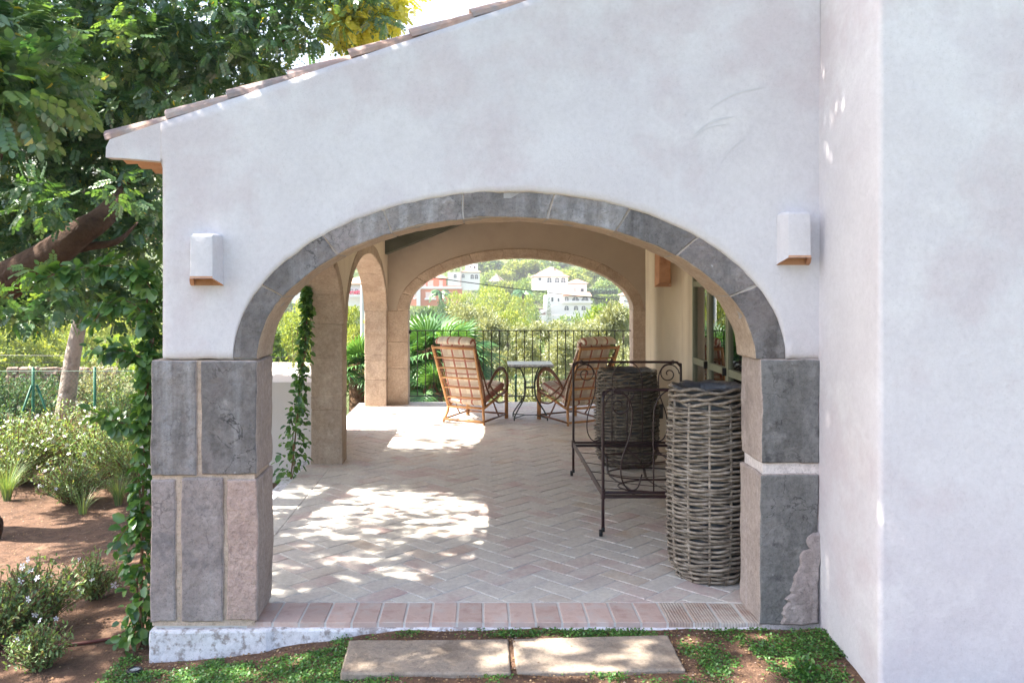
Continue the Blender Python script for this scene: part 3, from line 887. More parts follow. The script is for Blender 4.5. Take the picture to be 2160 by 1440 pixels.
# ---------------------------------------------------------------- terrace floor
floor = part('terrace_floor', MB().box((-1.575, FY + .004, -.40), (2.5, 11.93, -.004)), JOINT, None, kind='structure')
part('terrace_ledge', MB().box((-1.672, BY + .1, -.5), (-1.5765, 11.95, -.02)), PLINTH, floor)
def clip(poly, x0, x1, y0, y1):
    def cut(poly, f):
        out = []
        for i in range(len(poly)):
            a, b = poly[i], poly[(i + 1) % len(poly)]; fa, fb = f(a), f(b)
            if fa >= 0: out.append(a)
            if (fa >= 0) != (fb >= 0):
                t = fa / (fa - fb); out.append((a[0] + (b[0] - a[0]) * t, a[1] + (b[1] - a[1]) * t))
        return out
    for f in (lambda p: p[0] - x0, lambda p: x1 - p[0], lambda p: p[1] - y0, lambda p: y1 - p[1]):
        if len(poly) < 3: return []
        poly = cut(poly, f)
    return poly
def brick_mb(poly, g=.0045, top=None, depth=.012, mb=None, mi=0):
    n = len(poly); area = sum(poly[i][0] * poly[(i + 1) % n][1] - poly[(i + 1) % n][0] * poly[i][1] for i in range(n)) / 2
    if area < 0: poly = poly[::-1]
    if abs(area) < .0012: return None
    cx = sum(p[0] for p in poly) / n; cy = sum(p[1] for p in poly) / n
    def inset(d):
        L = []
        for i in range(n):
            p0 = Vector(poly[i - 1]); p1 = Vector(poly[i]); p2 = Vector(poly[(i + 1) % n])
            e1 = (p1 - p0).normalized() if (p1 - p0).length > 1e-6 else Vector((1, 0)); e2 = (p2 - p1).normalized() if (p2 - p1).length > 1e-6 else e1
            n1 = Vector((-e1.y, e1.x)); n2 = Vector((-e2.y, e2.x)); bs_ = n1 + n2
            bs_ = bs_ / max(.35, bs_.dot(n1)) if bs_.length > 1e-6 else n1
            L.append(p1 + bs_ * d)
        return L
    t = top if top is not None else random.uniform(-.0012, .0015)
    a = inset(g); b = inset(g + .003)
    tx, ty = random.uniform(-.006, .006), random.uniform(-.006, .006)
    vs = [(p.x, p.y, -depth) for p in a] + [(p.x, p.y, t - .002) for p in a] + [(p.x, p.y, t + (p.x - cx) * tx + (p.y - cy) * ty) for p in b]
    fs = [(i, (i + 1) % n, (i + 1) % n + n, i + n) for i in range(n)] + [(i + n, (i + 1) % n + n, (i + 1) % n + 2 * n, i + 2 * n) for i in range(n)] + [tuple(2 * n + i for i in range(n))]
    mb = mb or MB(); mb.add(vs, fs, mi); return mb
# soldier course on the threshold
x = XJL - .06; k = 0
while x < XJR + .02:
    wdt = .1285; poly = [(x, FY - .006), (x + wdt, FY - .006), (x + wdt, FY + .262), (x, FY + .262)]
    worn = k >= 16
    mb = brick_mb(poly, .006, .001 - .004 * (k > 17) , .035)
    part('edge_brick', mb, BRICK_SC if worn else BRICK_EDGE, floor)
    x += wdt; k += 1
# border rows in the arcade openings
stuff_mb = MB(); singles = []
y = FY + .27 + .15
while y < 11.6:
    poly = [(-1.573, y), (-1.335, y), (-1.335, y + .128), (-1.573, y + .128)]
    singles.append((y, poly)); y += .128
# herringbone at 45 degrees
BL, BW_ = .27, .135
c45 = math.cos(R(45)); 
for i in range(-60, 60):
    for j in range(-30, 30):
        # block unit: horizontal brick at (i*W, i*W + j*2L...) classic lattice
        for kind in (0, 1):
            u = i * BW_ + j * 2 * BW_ * 0; 
            ox = i * BW_ + j * 2 * BL * .5 * 2 / 2; oy = i * BW_ - j * 2 * BL * .5 * 2 / 2
            # lattice vectors (W,W) and (L,-L)
            ox = i * BW_ + j * BL; oy = i * BW_ - j * BL
            q = [(ox, oy), (ox + BL, oy), (ox + BL, oy + BW_), (ox, oy + BW_)] if kind == 0 else [(ox, oy + BW_), (ox + BW_, oy + BW_), (ox + BW_, oy + BW_ + BL), (ox, oy + BW_ + BL)]
            poly = [((a - b) * c45 + .2, (a + b) * c45 + 8.0) for a, b in q]
            cy = sum(p[1] for p in poly) / 4; cx = sum(p[0] for p in poly) / 4
            if cy < 4.1 or cy > 12.1 or cx < -1.7 or cx > 2.6: continue
            pc = clip(poly, -1.335 if cy > BY else XJL, WX + .1 if cy < 8.4 else 2.44, FY + .264, 11.90)
            if len(pc) >= 3: singles.append((cy, pc))
singles.sort(key=lambda s_: s_[0])
cnt = 0
for cy, poly in singles:
    if cnt < 300:
        mb = brick_mb(poly)
        if mb: part('brick', mb, BRICK, floor); cnt += 1
    else: brick_mb(poly, mb=stuff_mb, top=random.uniform(-.001, .001))
part('bricks', stuff_mb, BRICK, floor, kind='stuff')

# ---------------------------------------------------------------- wall lamps
def wall_lamp(x, y, z0, z1, label, wtop=.135, mats=None, axis=0, rz=0):
    t = thing('wall_lamp', label, 'wall lamp', (x, y, z0), rz, 'box-shaped wall lamps')
    H = z1 - z0
    mb = MB()
    def sect(z, s):
        w1, w2, d = .078 * s, .054 * s, .095 * s
        q = .034 * max(0, 1 - z / (H * .3))
        return [(-w1, 0, z), (-w1 + .004, -.03 * s, z + q * .3), (-w2, -d, z + q), (w2, -d, z + q), (w1 - .004, -.03 * s, z + q * .3), (w1, 0, z)]
    rows = [sect(-.0, 1.02), sect(.006, 1.0), sect(H * .35, .99), sect(H * .7, .975), sect(H - .012, .96), [(a * .9, b * .9, H) for a, b, c in sect(0, .93)]]
    n = 6; vs = [p for r_ in rows for p in r_]; fs = []
    for i in range(len(rows) - 1):
        for k in range(n - 1): fs.append((i * n + k, i * n + k + 1, (i + 1) * n + k + 1, (i + 1) * n + k))
    fs.append(tuple((len(rows) - 1) * n + k for k in range(n)))
    mb.add(vs, fs)
    lb = lpart('lamp_body', mb, mats[0], t, smooth=True)
    bv = lb.modifiers.new('soft', 'BEVEL'); bv.width = .009; bv.segments = 3; bv.limit_method = 'ANGLE'; bv.angle_limit = R(25)
    # terracotta rim and inside of the open bottom
    mb = MB(); o = sect(-.001, 1.03); i_ = [(a * .80, b * .84 - .0, c - .001) for a, b, c in sect(0, 1)]; up = [(a * .78, b * .82, H * .6) for a, b, c in sect(0, 1)]
    vs = o + i_ + up; fs = [(k, k + 6, k + 7, k + 1) for k in range(5)] + [(k + 6, k + 12, k + 13, k + 7) for k in range(5)] + [tuple(range(12, 18))]
    mb.add(vs, fs)
    mb.add([(-.06, -.003, 0), (.06, -.003, 0), (.06, -.003, H * .6), (-.06, -.003, H * .6)], [(0, 1, 2, 3)])
    mb.add([(-.052 * 1.04, -.0965, .035), (.052 * 1.04, -.0965, .035), (.052 * 1.04, -.0965, .044), (-.052 * 1.04, -.0965, .044)], [(0, 1, 2, 3)])
    lpart('rim', mb, mats[1], t)
    return t
wall_lamp(PX(434, 4.12), FY - .012, PZ(602, 4.15), PZ(493, 4.08), 'white plaster wall lamp left of the front arch', mats=(PLASTER, TERRA))
wall_lamp(PX(1676, 4.12), FY - .012, PZ(559, 4.15), PZ(447, 4.08), 'white plaster wall lamp right of the front arch, beside the wall corner', mats=(PLASTER, TERRA))
wall_lamp(PX(1401, 8.22), 8.292, PZ(605, 8.2), PZ(520, 8.2), 'terracotta wall lamp on the cream inner wall', mats=(TERRA, TERRA))

# ---------------------------------------------------------------- glazed doors
def glazing():
    t = thing('glazed_door', 'olive framed glazed folding doors along the inner wall of the gallery', 'glass door', (WX + .03, 5.4, 0))
    gm = bpy.data.materials.new('window_glass'); gm.use_nodes = True; n = gm.node_tree
    for x in list(n.nodes): n.nodes.remove(x)
    out = n.nodes.new('ShaderNodeOutputMaterial'); g = n.nodes.new('ShaderNodeBsdfGlossy'); g.inputs['Roughness'].default_value = .0
    tr = n.nodes.new('ShaderNodeBsdfTransparent'); tr.inputs[0].default_value = (.75, .8, .78, 1)
    fr = n.nodes.new('ShaderNodeFresnel'); fr.inputs[0].default_value = 2.3
    mx = n.nodes.new('ShaderNodeMixShader'); n.links.new(fr.outputs[0], mx.inputs[0]); n.links.new(tr.outputs[0], mx.inputs[1]); n.links.new(g.outputs[0], mx.inputs[2]); n.links.new(mx.outputs[0], out.inputs[0])
    g.inputs[0].default_value = (1, 1, 1, 1)
    ys = [5.36, 5.56, 6.11, 6.66, 7.21, 7.74]
    x0, x1 = WX - .015, WX + .035
    for i in range(len(ys) - 1):
        a, b = ys[i], ys[i + 1]
        fr_ = MB()
        fr_.box((x0, a + .003, .005), (x1, a + .035, 2.11)); fr_.box((x0, b - .035, .005), (x1, b - .003, 2.11))
        for z, h in ((.005, .07), (.93, .055), (1.62, .05), (2.06, .05)):
            fr_.box((x0 + .002, a + .035, z), (x1 - .002, b - .035, z + h))
        leaf = part('door_leaf', fr_, ALU, t)
        for za, zb in ((.075, .93), (.985, 1.62), (1.67, 2.06)):
            part('pane', MB().box((WX + .005, a + .035, za), (WX + .011, b - .035, zb)), gm, leaf)
        if i in (3, 4): part('handle', MB().box((x0 - .03, a + .012, .93), (x0, a + .03, .99)), BLACKP, leaf)
glazing()
sk = part('wall_socket', MB().box((PX(1383, 8.285), 8.272, PZ(882, 8.28)), (PX(1398, 8.285), 8.293, PZ(852, 8.28))), SOCKET, None)
tag(sk, 'small dark wall socket low on the cream inner wall', 'socket')

# ---------------------------------------------------------------- railing
def railing():
    y = BWY + .17; xa, xb = BI_C - BI_A + .0, BI_C + BI_A - .0
    zt = PZ(697, y); zb = PZ(835, y)
    t = thing('railing', 'thin black iron railing across the far arch', 'railing', (xa, y, 0))
    part('top_rail', MB().box((xa - .0, y - .015, zt - .006), (xb, y + .015, zt + .006)), IRON, t)
    part('bottom_rail', MB().box((xa, y - .010, zb - .006), (xb, y + .010, zb + .006)), IRON, t)
    part('bracket', MB().box((xa - .0, y - .03, zt - .04), (xa + .03, y + .02, zt - .008)), IRON, t)
    px = PX(880.5, y); st = 17.35 / FPX * y; k = 0
    bar = None
    while px < xb - .03:
        mb = MB().box((-.006, -.006, zb + .005), (.006, .006, zt - .005))
        if bar is None:
            bar = lpart('bar', mb, IRON, t); bar.location = (px - xa, 0, 0)
        else:
            c = bar.copy(); COL.objects.link(c); c.location = (px - xa, 0, 0)
        px += st; k += 1
    for q in (PX(1100, y), PX(1215, y)): part('foot', MB().box((q - .006, y - .006, 0), (q + .006, y + .006, zb - .004)), IRON, t)
railing()

# ---------------------------------------------------------------- wicker baskets
def basket(name, label, loc, Rad, H, nst, rr, mat, mat_rim, squash=1, seed=1, belly=.02, tilt=0):
    t = thing(name, label, 'basket', loc, seed * .7, 'tall wicker baskets')
    random.seed(seed)
    def prof(z):   # barrel profile
        s = z / H
        return Rad * (1 - .20 * (1 - sm(s / .16)) ** 2 * 1.0) + belly * math.sin(math.pi * min(1, s)) 
    NS = 6 * nst
    pitch = rr * 1.40
    rows = int((H - .10) / pitch)
    for i in range(rows):
        z = .012 + i * pitch
        r0 = prof(z); wob = random.uniform(-.004, .004); V = []; F = []
        ph = (i % 2) * math.pi; j1, j2, j3 = [random.uniform(0, 6.28) for _ in range(3)]
        n = 6
        for k in range(NS):
            a = 2 * math.pi * k / NS
            rad = r0 + rr * 1.35 * math.cos(a * nst / 2 + ph) + wob + .003 * math.sin(3 * a + j1)
            zz = z + rr * .45 * math.sin(a * nst / 2 + ph) + .004 * math.sin(2 * a + j2) + .003 * math.sin(5 * a + j3)
            th = rr * (.92 + .10 * math.sin(7 * a + j2))
            for q in range(n):
                b = 2 * math.pi * q / n; R_ = rad + th * math.cos(b)
                V.append((R_ * math.cos(a), R_ * math.sin(a), zz + th * .88 * math.sin(b)))
        for k in range(NS):
            l = (k + 1) % NS
            for q in range(n):
                w_ = (q + 1) % n; F.append((k * n + q, l * n + q, l * n + w_, k * n + w_))
        me = npmesh('weaver', np.array(V), np.array(F), mat, rnd=[random.random()] * len(F), smooth=True)
        obj('weaver', me, t)
    st = None
    for k in range(nst):
        a = 2 * math.pi * (k + .5) / nst
        mb = MB(); mb.tube([(prof(z) * math.cos(a), prof(z) * math.sin(a), z) for z in np.linspace(0, H - .08, 9)], rr * .85, 6)
        lpart('stake', mb, mat, t, smooth=True)
    # braided rim: three rods wound round each other
    for q in range(5):
        V = []; zc = H - .085 + q * .0185
        pts = []
        for k in range(120):
            a = 2 * math.pi * k / 120
            ph = a * nst * .5 + q * 2.1
            pts.append(((prof(H) + .010 * math.cos(ph)) * math.cos(a), (prof(H) + .010 * math.cos(ph)) * math.sin(a), zc + .010 * math.sin(ph)))
        mb = MB().tube(pts, rr * .95, 6, closed=True); lpart('rim', mb, mat_rim, t, smooth=True)
    # plastic liner folded inside
    pr_ = [(prof(0) - .05, .02)] + [(prof(z) - .028 - .006 * (i % 2), z) for i, z in enumerate(np.linspace(.05, H - .02, 14))] + [(Rad - .008, H + .004), (Rad + .004, H - .006)]
    n = 48; V = []; F = []
    for i, (r_, z) in enumerate(pr_):
        for k in range(n):
            a = 2 * math.pi * k / n; d = .010 * math.sin(a * 9 + i) * (z / H) + .006 * noise.noise(Vector((a * 3, z * 8, seed)))
            V.append(((r_ + d * .5) * math.cos(a), (r_ + d * .5) * math.sin(a), z + d * .6))
    for i in range(len(pr_) - 1):
        for k in range(n): F.append((i * n + k, i * n + (k + 1) % n, (i + 1) * n + (k + 1) % n, (i + 1) * n + k))
    obj('liner', npmesh('liner', np.array(V), np.array(F), LINER, smooth=True), t)
    mb = MB(); mb.lathe([(0.001, .02), (prof(0) - .05, .02)], 32); mb.lathe([(0.001, H - .30), (prof(H) - .03, H - .30)], 32); lpart('base', mb, LINER, t)
    return t
basket('wicker_basket', 'large grey wicker basket with plastic liner, against the right pier of the front arch', (1.305, 4.83, 0), .213, 1.075, 12, .0093, WICKER, WICKER, seed=3, belly=.012)
basket('wicker_basket', 'brown wicker basket standing behind the iron daybed', (PX(1323, 7.78), 7.80, 0), .255, .865, 14, .0105, WICKER_D, WICKER_D, seed=5, belly=.02)
random.seed(11)

# ---------------------------------------------------------------- iron daybed
def daybed():
    yN, yF = 5.58, 7.33; xa, xb = .812, 1.735
    t = thing('iron_daybed', 'dark iron daybed frame with scrollwork ends and no mattress', 'daybed', ((xa + xb) / 2, (yN + yF) / 2, 0))
    zr = .285
    for y, top, nm in ((yN, .955, 0), (yF, .975, 1)):
        r = .05; pts = []
        zs = top - .0
        pts = [(xa, y, .055), (xa, y, top - .08), (xa + .008, y, top - .035), (xa + .03, y, top - .008), (xa + .07, y, top), ((xa + xb) / 2, y, top + .002), (xb - .07, y, top), (xb - .03, y, top - .008), (xb - .008, y, top - .035), (xb, y, top - .08), (xb, y, .055)]
        fr = part('end_frame', MB().tube(pts, .0105, 8, smooth=4), IRON_RED, t, smooth=True)
        part('cross_bar', MB().tube([(xa, y, zr), (xb, y, zr)], .010, 8), IRON_RED, fr)
        part('cross_bar', MB().box((xa, y - .012, zr - .035), (xb, y + .012, zr - .015)), IRON_RED, fr)
        W = xb - xa
        def spiral(cx, cz, r0, turns, s, start):
            P_ = []
            for i in range(26):
                a = start + s * 2 * math.pi * turns * i / 25; rr = r0 * (1 - i / 25 * .86)
                P_.append((cx + rr * math.cos(a), y, cz + rr * math.sin(a)))
            return P_
        # corner scrolls
        for s in (1, -1):
            cx = xa + .105 if s == 1 else xb - .105
            sp = spiral(cx, top - .10, .092, 1.6, -1 if s == 1 else 1, math.pi * (0 if s == 1 else 1) + math.pi)
            part('scroll', MB().tube(sp, .0052, 6), IRON_RED, fr, smooth=True)
            # long S-curve from the top down to the cross bar
            x1 = cx + s * .09
            pts = [(cx - s * .03, y, top - .012), (cx + s * .04, y, top - .03), (cx + s * .085, y, top - .12), (cx + s * .075, y, top - .28), (cx + s * .02, y, top - .45), (cx + s * .015, y, zr + .10), (cx + s * .06, y, zr + .02), (cx + s * .12, y, zr + .03), (cx + s * .15, y, zr + .12)]
            part('scroll', MB().tube(pts, .0052, 6, smooth=5), IRON_RED, fr, smooth=True)
        cx = (xa + xb) / 2
        for dx in (0,):
            pts = [(cx - .13, y, zr), (cx - .13, y, top - .22), (cx - .115, y, top - .09), (cx - .06, y, top - .015), (cx, y, top - .004), (cx + .06, y, top - .015), (cx + .115, y, top - .09), (cx + .13, y, top - .22), (cx + .13, y, zr)]
            part('scroll', MB().tube(pts, .0052, 6, smooth=4), IRON_RED, fr, smooth=True)
        sp = spiral(cx, top - .26, .07, 1.3, 1, -math.pi / 2)
        part('scroll', MB().tube(sp, .0052, 6), IRON_RED, fr, smooth=True)
        part('scroll', MB().tube([(cx, y, top - .33), (cx, y, zr)], .0052, 6), IRON_RED, fr, smooth=True)
        for x in (xa, xb):
            mb = MB(); 
            mb.tube([(x, y, .058), (x, y, .03)], .012, 8)
            mb.tube([(x - .026, y - .008, .024), (x - .006, y - .008, .024)], .023, 12)
            part('caster', mb, BLACKP, t, smooth=True)
            part('collar', MB().tube([(x, y, zr - .04), (x, y, zr + .02)], .016, 8), IRON_RED, t)
            part('finial', MB().tube([(x + (.07 if x == xa else -.07), y, top - .016), (x + (.07 if x == xa else -.07), y, top + .018)], [.012, .010], 8), IRON_RED, t)
    for x in (xa, xb):
        part('side_rail', MB().box((x - .004, yN, zr - .035), (x + .004, yF, zr + .005)).box((x + (.004 if x == xa else -.028), yN, zr - .035), (x + (.028 if x == xa else -.004), yF, zr - .031)), IRON_RED, t)
    # sprung base: sagging strips and hoops
    def zz(u): return zr - .028 - .05 * math.sin(math.pi * u)
    for k in range(3):
        x = xa + (xb - xa) * (.22 + .28 * k)
        pts = [(x + .03 * math.sin(3 * u * 3.14 + k), yN + (yF - yN) * u, zz(u)) for u in np.linspace(0, 1, 14)]
        part('base_strip', MB().tube(pts, .010, 6, flat=.25), IRON_RED, t)
    for k in range(5):
        v = (k + .7) / 5.4; y = yN + (yF - yN) * v
        pts = [(xa + (xb - xa) * u, y + .05 * math.sin(math.pi * u * 2 + k), zz(v) + .02 - .03 * math.sin(math.pi * u)) for u in np.linspace(0, 1, 12)]
        part('base_strip', MB().tube(pts, .009, 6, flat=.3), IRON_RED, t)
    for k in range(3):
        v = (k + .8) / 3.6; y = yN + (yF - yN) * v; cx = (xa + xb) / 2
        pts = [(cx + .30 * math.cos(a), y + .20 * math.sin(a), zz(v) + .008) for a in np.linspace(0, 2 * math.pi, 25)[:-1]]
        part('base_hoop', MB().tube(pts, .006, 6, closed=True), IRON_RED, t, smooth=True)
    # thin bar joining the tops on the house side
    part('side_rail', MB().tube([(xb, yN + 0, .70), (xb, yF, .70)], .006, 6), IRON_RED, t)
daybed()

# ---------------------------------------------------------------- cane armchairs
def cushion_mesh(path, W, T, name, mat, crown=.35):
    """padded slab swept along a path of (y,z) in local space, width W, thickness T"""
    pts = spline([Vector((0, p[0], p[1])) for p in path], 5); N = len(pts); M = 12
    L = [0]
    for i in range(1, N): L.append(L[-1] + (pts[i] - pts[i - 1]).length)
    V = []; F = []; UV = []
    sec = []
    K = 24
    for k in range(K):   # super-ellipse cross section
        a = 2 * math.pi * k / K; c_, s_ = math.cos(a), math.sin(a)
        sec.append((math.copysign(abs(c_) ** .35, c_), math.copysign(abs(s_) ** .6, s_)))
    for i in range(N):
        t = (pts[min(i + 1, N - 1)] - pts[max(0, i - 1)]).normalized(); nn = Vector((0, -t.z, t.y))
        e = min(L[i], L[-1] - L[i]); sc = math.sqrt(max(.03, min(1, 1 - (1 - min(1, e / (T * .5))) ** 2)))
        puff = 1 + .08 * noise.noise(Vector((L[i] * 6, W, 1)))
        for (c_, s_) in sec:
            x = c_ * W / 2 * (1 - .04 * (1 - sc)); th = s_ * T / 2 * sc * puff * (1 - .15 * abs(c_) ** 4)
            p = pts[i] + nn * th; p.x = x + .004 * noise.noise(Vector((L[i] * 9, s_, c_)))
            V.append(p)
    for i in range(N - 1):
        for k in range(K):
            l = (k + 1) % K; F.append((i * K + k, i * K + l, (i + 1) * K + l, (i + 1) * K + k))
    F.append(tuple(range(K - 1, -1, -1))); F.append(tuple((N - 1) * K + k for k in range(K)))
    me = bpy.data.meshes.new(name); me.from_pydata([tuple(v) for v in V], [], F); me.materials.append(mat)
    uv = me.uv_layers.new(name='UVMap')
    for p in me.polygons:
        for li in p.loop_indices:
            vi = me.loops[li].vertex_index; uv.data[li].uv = (V[vi].x + W, L[vi // K] + V[vi].x * 0)
    me.polygons.foreach_set('use_smooth', [True] * len(F)); me.update()
    return me

def armchair(loc, rz, label):
    t = thing('cane_armchair', label, 'armchair', loc, rz, 'cane armchairs facing the view')
    # local: x across, +y forwards. rear feet at y=0
    W = .27
    def bp(u, s=1, off=0):       # back post line, u 0 (seat rear) .. 1 (top)
        return Vector((s * (W - .03 + .035 * u), .06 - .30 * u + off, .185 + .72 * u))
    for s in (-1, 1):
        lpart('back_post', MB().tube([bp(0, s), bp(.5, s) + Vector((0, -.0, 0)), bp(1.0, s), bp(1.03, s)], .016, 8), RATTAN, t, smooth=True)
        # second bent cane running just in front of the post and sweeping down into the arm
        pts = [bp(.98, s, .03), bp(.7, s, .075), bp(.45, s, .13), bp(.22, s, .19) , (s * W, .34, .235), (s * W, .47, .21), (s * W, .58, .215)]
        lpart('side_cane', MB().tube(pts, .011, 7, smooth=5), RATTAN_D, t, smooth=True)
        pts = [bp(.95, s, .02), bp(.6, s, .05), bp(.3, s, .07), bp(.02, s, .05)]
        lpart('side_cane', MB().tube(pts, .012, 7, smooth=4), RATTAN_D, t, smooth=True)
        # arm hoop
        for d in (0, .024):
            pts = [(s * (W + .012), .10, .44 - d), (s * (W + .014), .20, .545 - d), (s * (W + .016), .33, .625 - d), (s * (W + .016), .46, .635 - d), (s * (W + .015), .57, .56 - d * .5), (s * (W + .013), .62 - d, .44), (s * (W + .012), .60 - d, .345)]
            lpart('arm', MB().tube(pts, .012, 7, smooth=5), RATTAN_D, t, smooth=True)
        pts = [(s * (W + .010), .12, .47), (s * (W + .012), .22, .385), (s * (W + .012), .35, .32), (s * (W + .012), .50, .315), (s * (W + .012), .60, .345)]
        lpart('arm', MB().tube(pts, .011, 7, smooth=5), RATTAN_D, t, smooth=True)
        # legs
        lpart('leg', MB().tube([(s * .235, .06, .185), (s * .245, .045, .11), (s * .275, .0, .0)], [.017, .016, .015], 8, smooth=4), RATTAN, t, smooth=True)
        lpart('leg', MB().tube([(s * W, .62, .0), (s * W, .62, .36)], .017, 8).tube([(s * W, .585, .0), (s * W, .585, .35)], .014, 8), RATTAN, t, smooth=True)
        lpart('seat_rail', MB().tube([(s * .24, .06, .185), (s * W, .60, .345)], .016, 8), RATTAN, t, smooth=True)
        lpart('stretcher', MB().tube([(s * .27, .0, .035), (s * W, .60, .055)], .012, 7), RATTAN_D, t, smooth=True)
        lpart('brace', MB().tube([(s * W, .40, .05), (s * W, .33, .13), (s * (W - .01), .27, .235)], .010, 7, smooth=3), RATTAN_D, t, smooth=True)
    lpart('stretcher', MB().tube([(-.275, .0, .035), (.275, .0, .035)], .014, 8), RATTAN, t, smooth=True)
    lpart('stretcher', MB().tube([(-W, .60, .055), (W, .60, .055)], .012, 8), RATTAN_D, t, smooth=True)
    lpart('front_rail', MB().tube([(-W, .60, .345), (W, .60, .345)], .016, 8), RATTAN, t, smooth=True)
    for k, u in enumerate(np.linspace(0, 1, 7)):
        a = bp(u, -1); b = bp(u, 1); 
        lpart('rung', MB().tube([a, ((a + b) / 2) + Vector((0, -.004, random.uniform(-.003, .003))), b], .015 if k in (0, 6) else .0115, 8), RATTAN, t, smooth=True)
    # cushions
    back = [(.075 + .06, .22), (.03 + .06, .36), (-.04 + .06, .53), (-.105 + .06, .70), (-.165 + .055, .86), (-.19 + .045, .945)]
    c = obj('back_cushion', cushion_mesh(back, .47, .105, 'back_cushion', PLAID), t)
    roll = [(-.135, .935), (-.165, .985), (-.215, .99), (-.235, .955)]
    obj('head_roll', cushion_mesh([(-.12, .90), (-.13, .965), (-.175, 1.0), (-.23, .985), (-.25, .95)], .47, .075, 'head_roll', PLAID), t)
    seat = [(.06, .245), (.25, .305), (.45, .36), (.63, .415)]
    obj('seat_cushion', cushion_mesh(seat, .48, .12, 'seat_cushion', PLAID), t)
    return t
ch1 = armchair((-.183, 10.07, 0), -R(28), 'sunlit cane armchair with plaid cushion, left of the marble table')
ch2 = armchair((1.27, 10.02, 0), R(30), 'cane armchair with plaid cushion in shade, right of the marble table')

# ---------------------------------------------------------------- bistro table
def table():
    y = 10.45; cx = PX(1118, y)
    t = thing('side_table', 'small marble-topped table with curved iron legs between the armchairs', 'table', (cx, y, 0))
    zt = PZ(765, y)
    w_, d = .275, .24
    mb = warpblock(lambda u, v, k: Vector((-w_ + 2 * w_ * u, -d + 2 * d * k, zt - .026 + .026 * v)), 12, 2, 10, cham=.008, rough=.002, seed=2)
    lpart('tabletop', mb, MARBLE, t)
    mb = MB(); mb.tube([(-.25, -.2, zt - .032), (.25, -.2, zt - .032), (.25, .2, zt - .032), (-.25, .2, zt - .032)], .008, 6, closed=True); lpart('top_frame', mb, IRON_GREEN, t)
    for sx in (-1, 1):
        for sy in (-1, 1):
            pts = [(sx * .21, sy * .17, zt - .035), (sx * .12, sy * .12, zt - .07), (sx * .065, sy * .07, zt - .20), (sx * .055, sy * .05, .42), (sx * .075, sy * .07, .26), (sx * .15, sy * .13, .13), (sx * .195, sy * .17, .05), (sx * .20, sy * .175, .0)]
            lpart('leg', MB().tube(pts, .0085, 7, smooth=5), IRON_GREEN, t, smooth=True)
            lpart('foot_bar', MB().tube([(sx * .20, sy * .175, .03), (sx * .06, 0, .045)], .006, 6), IRON_GREEN, t)
    lpart('cross_bar', MB().tube([(-.06, 0, .38), (.06, 0, .38)], .012, 7), IRON_GREEN, t)
    lpart('cross_bar', MB().tube([(-.06, 0, .045), (.06, 0, .045)], .006, 6), IRON_GREEN, t)
    lpart('cross_bar', MB().tube([(0, -.06, .38), (0, .06, .38)], .008, 7), IRON_GREEN, t)
table()

# ---------------------------------------------------------------- foliage tools
def rot_from(d, up):
    """arrays of orthonormal frames from directions d (n,3)"""
    d = d / (np.linalg.norm(d, axis=1, keepdims=True) + 1e-9)
    s = np.cross(d, up); s /= (np.linalg.norm(s, axis=1, keepdims=True) + 1e-9)
    u = np.cross(s, d)
    return d, s, u
def place(tv, tf, pos, d, s, u, scale):
    """template verts (k,3) in (along, side, up); frames -> arrays"""
    n = len(pos); k = len(tv)
    V = pos[:, None, :] + scale[:, None, None] * (tv[None, :, 0:1] * d[:, None, :] + tv[None, :, 1:2] * s[:, None, :] + tv[None, :, 2:3] * u[:, None, :])
    F = tf[None, :, :] + (np.arange(n) * k)[:, None, None]
    return V.reshape(-1, 3), F.reshape(-1, tf.shape[1])
# one leaflet: folded oval of four quads (unit length 1)
def leaflet(wd=.28, fold=.12, droop=.08):
    v = np.array([(0, 0, 0), (.3, wd * .9, fold * .8), (.72, wd * .8, fold * .7 - droop * .4), (1, 0, -droop), (.72, -wd * .8, fold * .7 - droop * .4), (.3, -wd * .9, fold * .8), (.5, 0, -droop * .2)])
    f = np.array([(0, 6, 2, 1), (6, 3, 2, 2), (0, 5, 4, 6), (6, 4, 3, 3)])
    # use quads: (0,6,2,1) , (0,5,4,6), plus tips as quads through 6
    v = np.array([(0, 0, 0), (.32, wd, fold), (.75, wd * .85, fold * .8 - droop * .5), (1, 0, -droop), (.75, -wd * .85, fold * .8 - droop * .5), (.32, -wd, fold), (.55, 0, -droop * .3)])
    f = np.array([(0, 6, 2, 1), (6, 3, 2, 2), (0, 5, 4, 6), (6, 4, 3, 3)])
    f = np.array([(0, 3, 2, 1), (0, 5, 4, 3)])
    return v[:6], f
def pinnate(npairs=4, L=1.0, leaf=.30):
    lv, lf = leaflet(.33, .06, .08)
    V = []; F = []
    def put(x, ang, sc, rollz):
        b = len(V); c_, s_ = math.cos(ang), math.sin(ang)
        for p in lv:
            a, sd, up_ = p * sc
            V.append((x + a * c_ - sd * s_, a * s_ + sd * c_, up_ + rollz * abs(a))) 
        for q in lf: F.append(tuple(i + b for i in q))
    for i in range(npairs):
        x = L * (.18 + .8 * i / npairs)
        put(x, R(62), leaf, -.12); put(x, -R(62), leaf, -.12)
    put(L * .95, 0, leaf, -.1)
    # rachis as a thin folded strip
    b = len(V); V += [(0, .008, 0), (0, -.008, 0), (L, -.005, -.02), (L, .005, -.02)]; F.append((b, b + 1, b + 2, b + 3))
    return np.array(V), np.array(F)

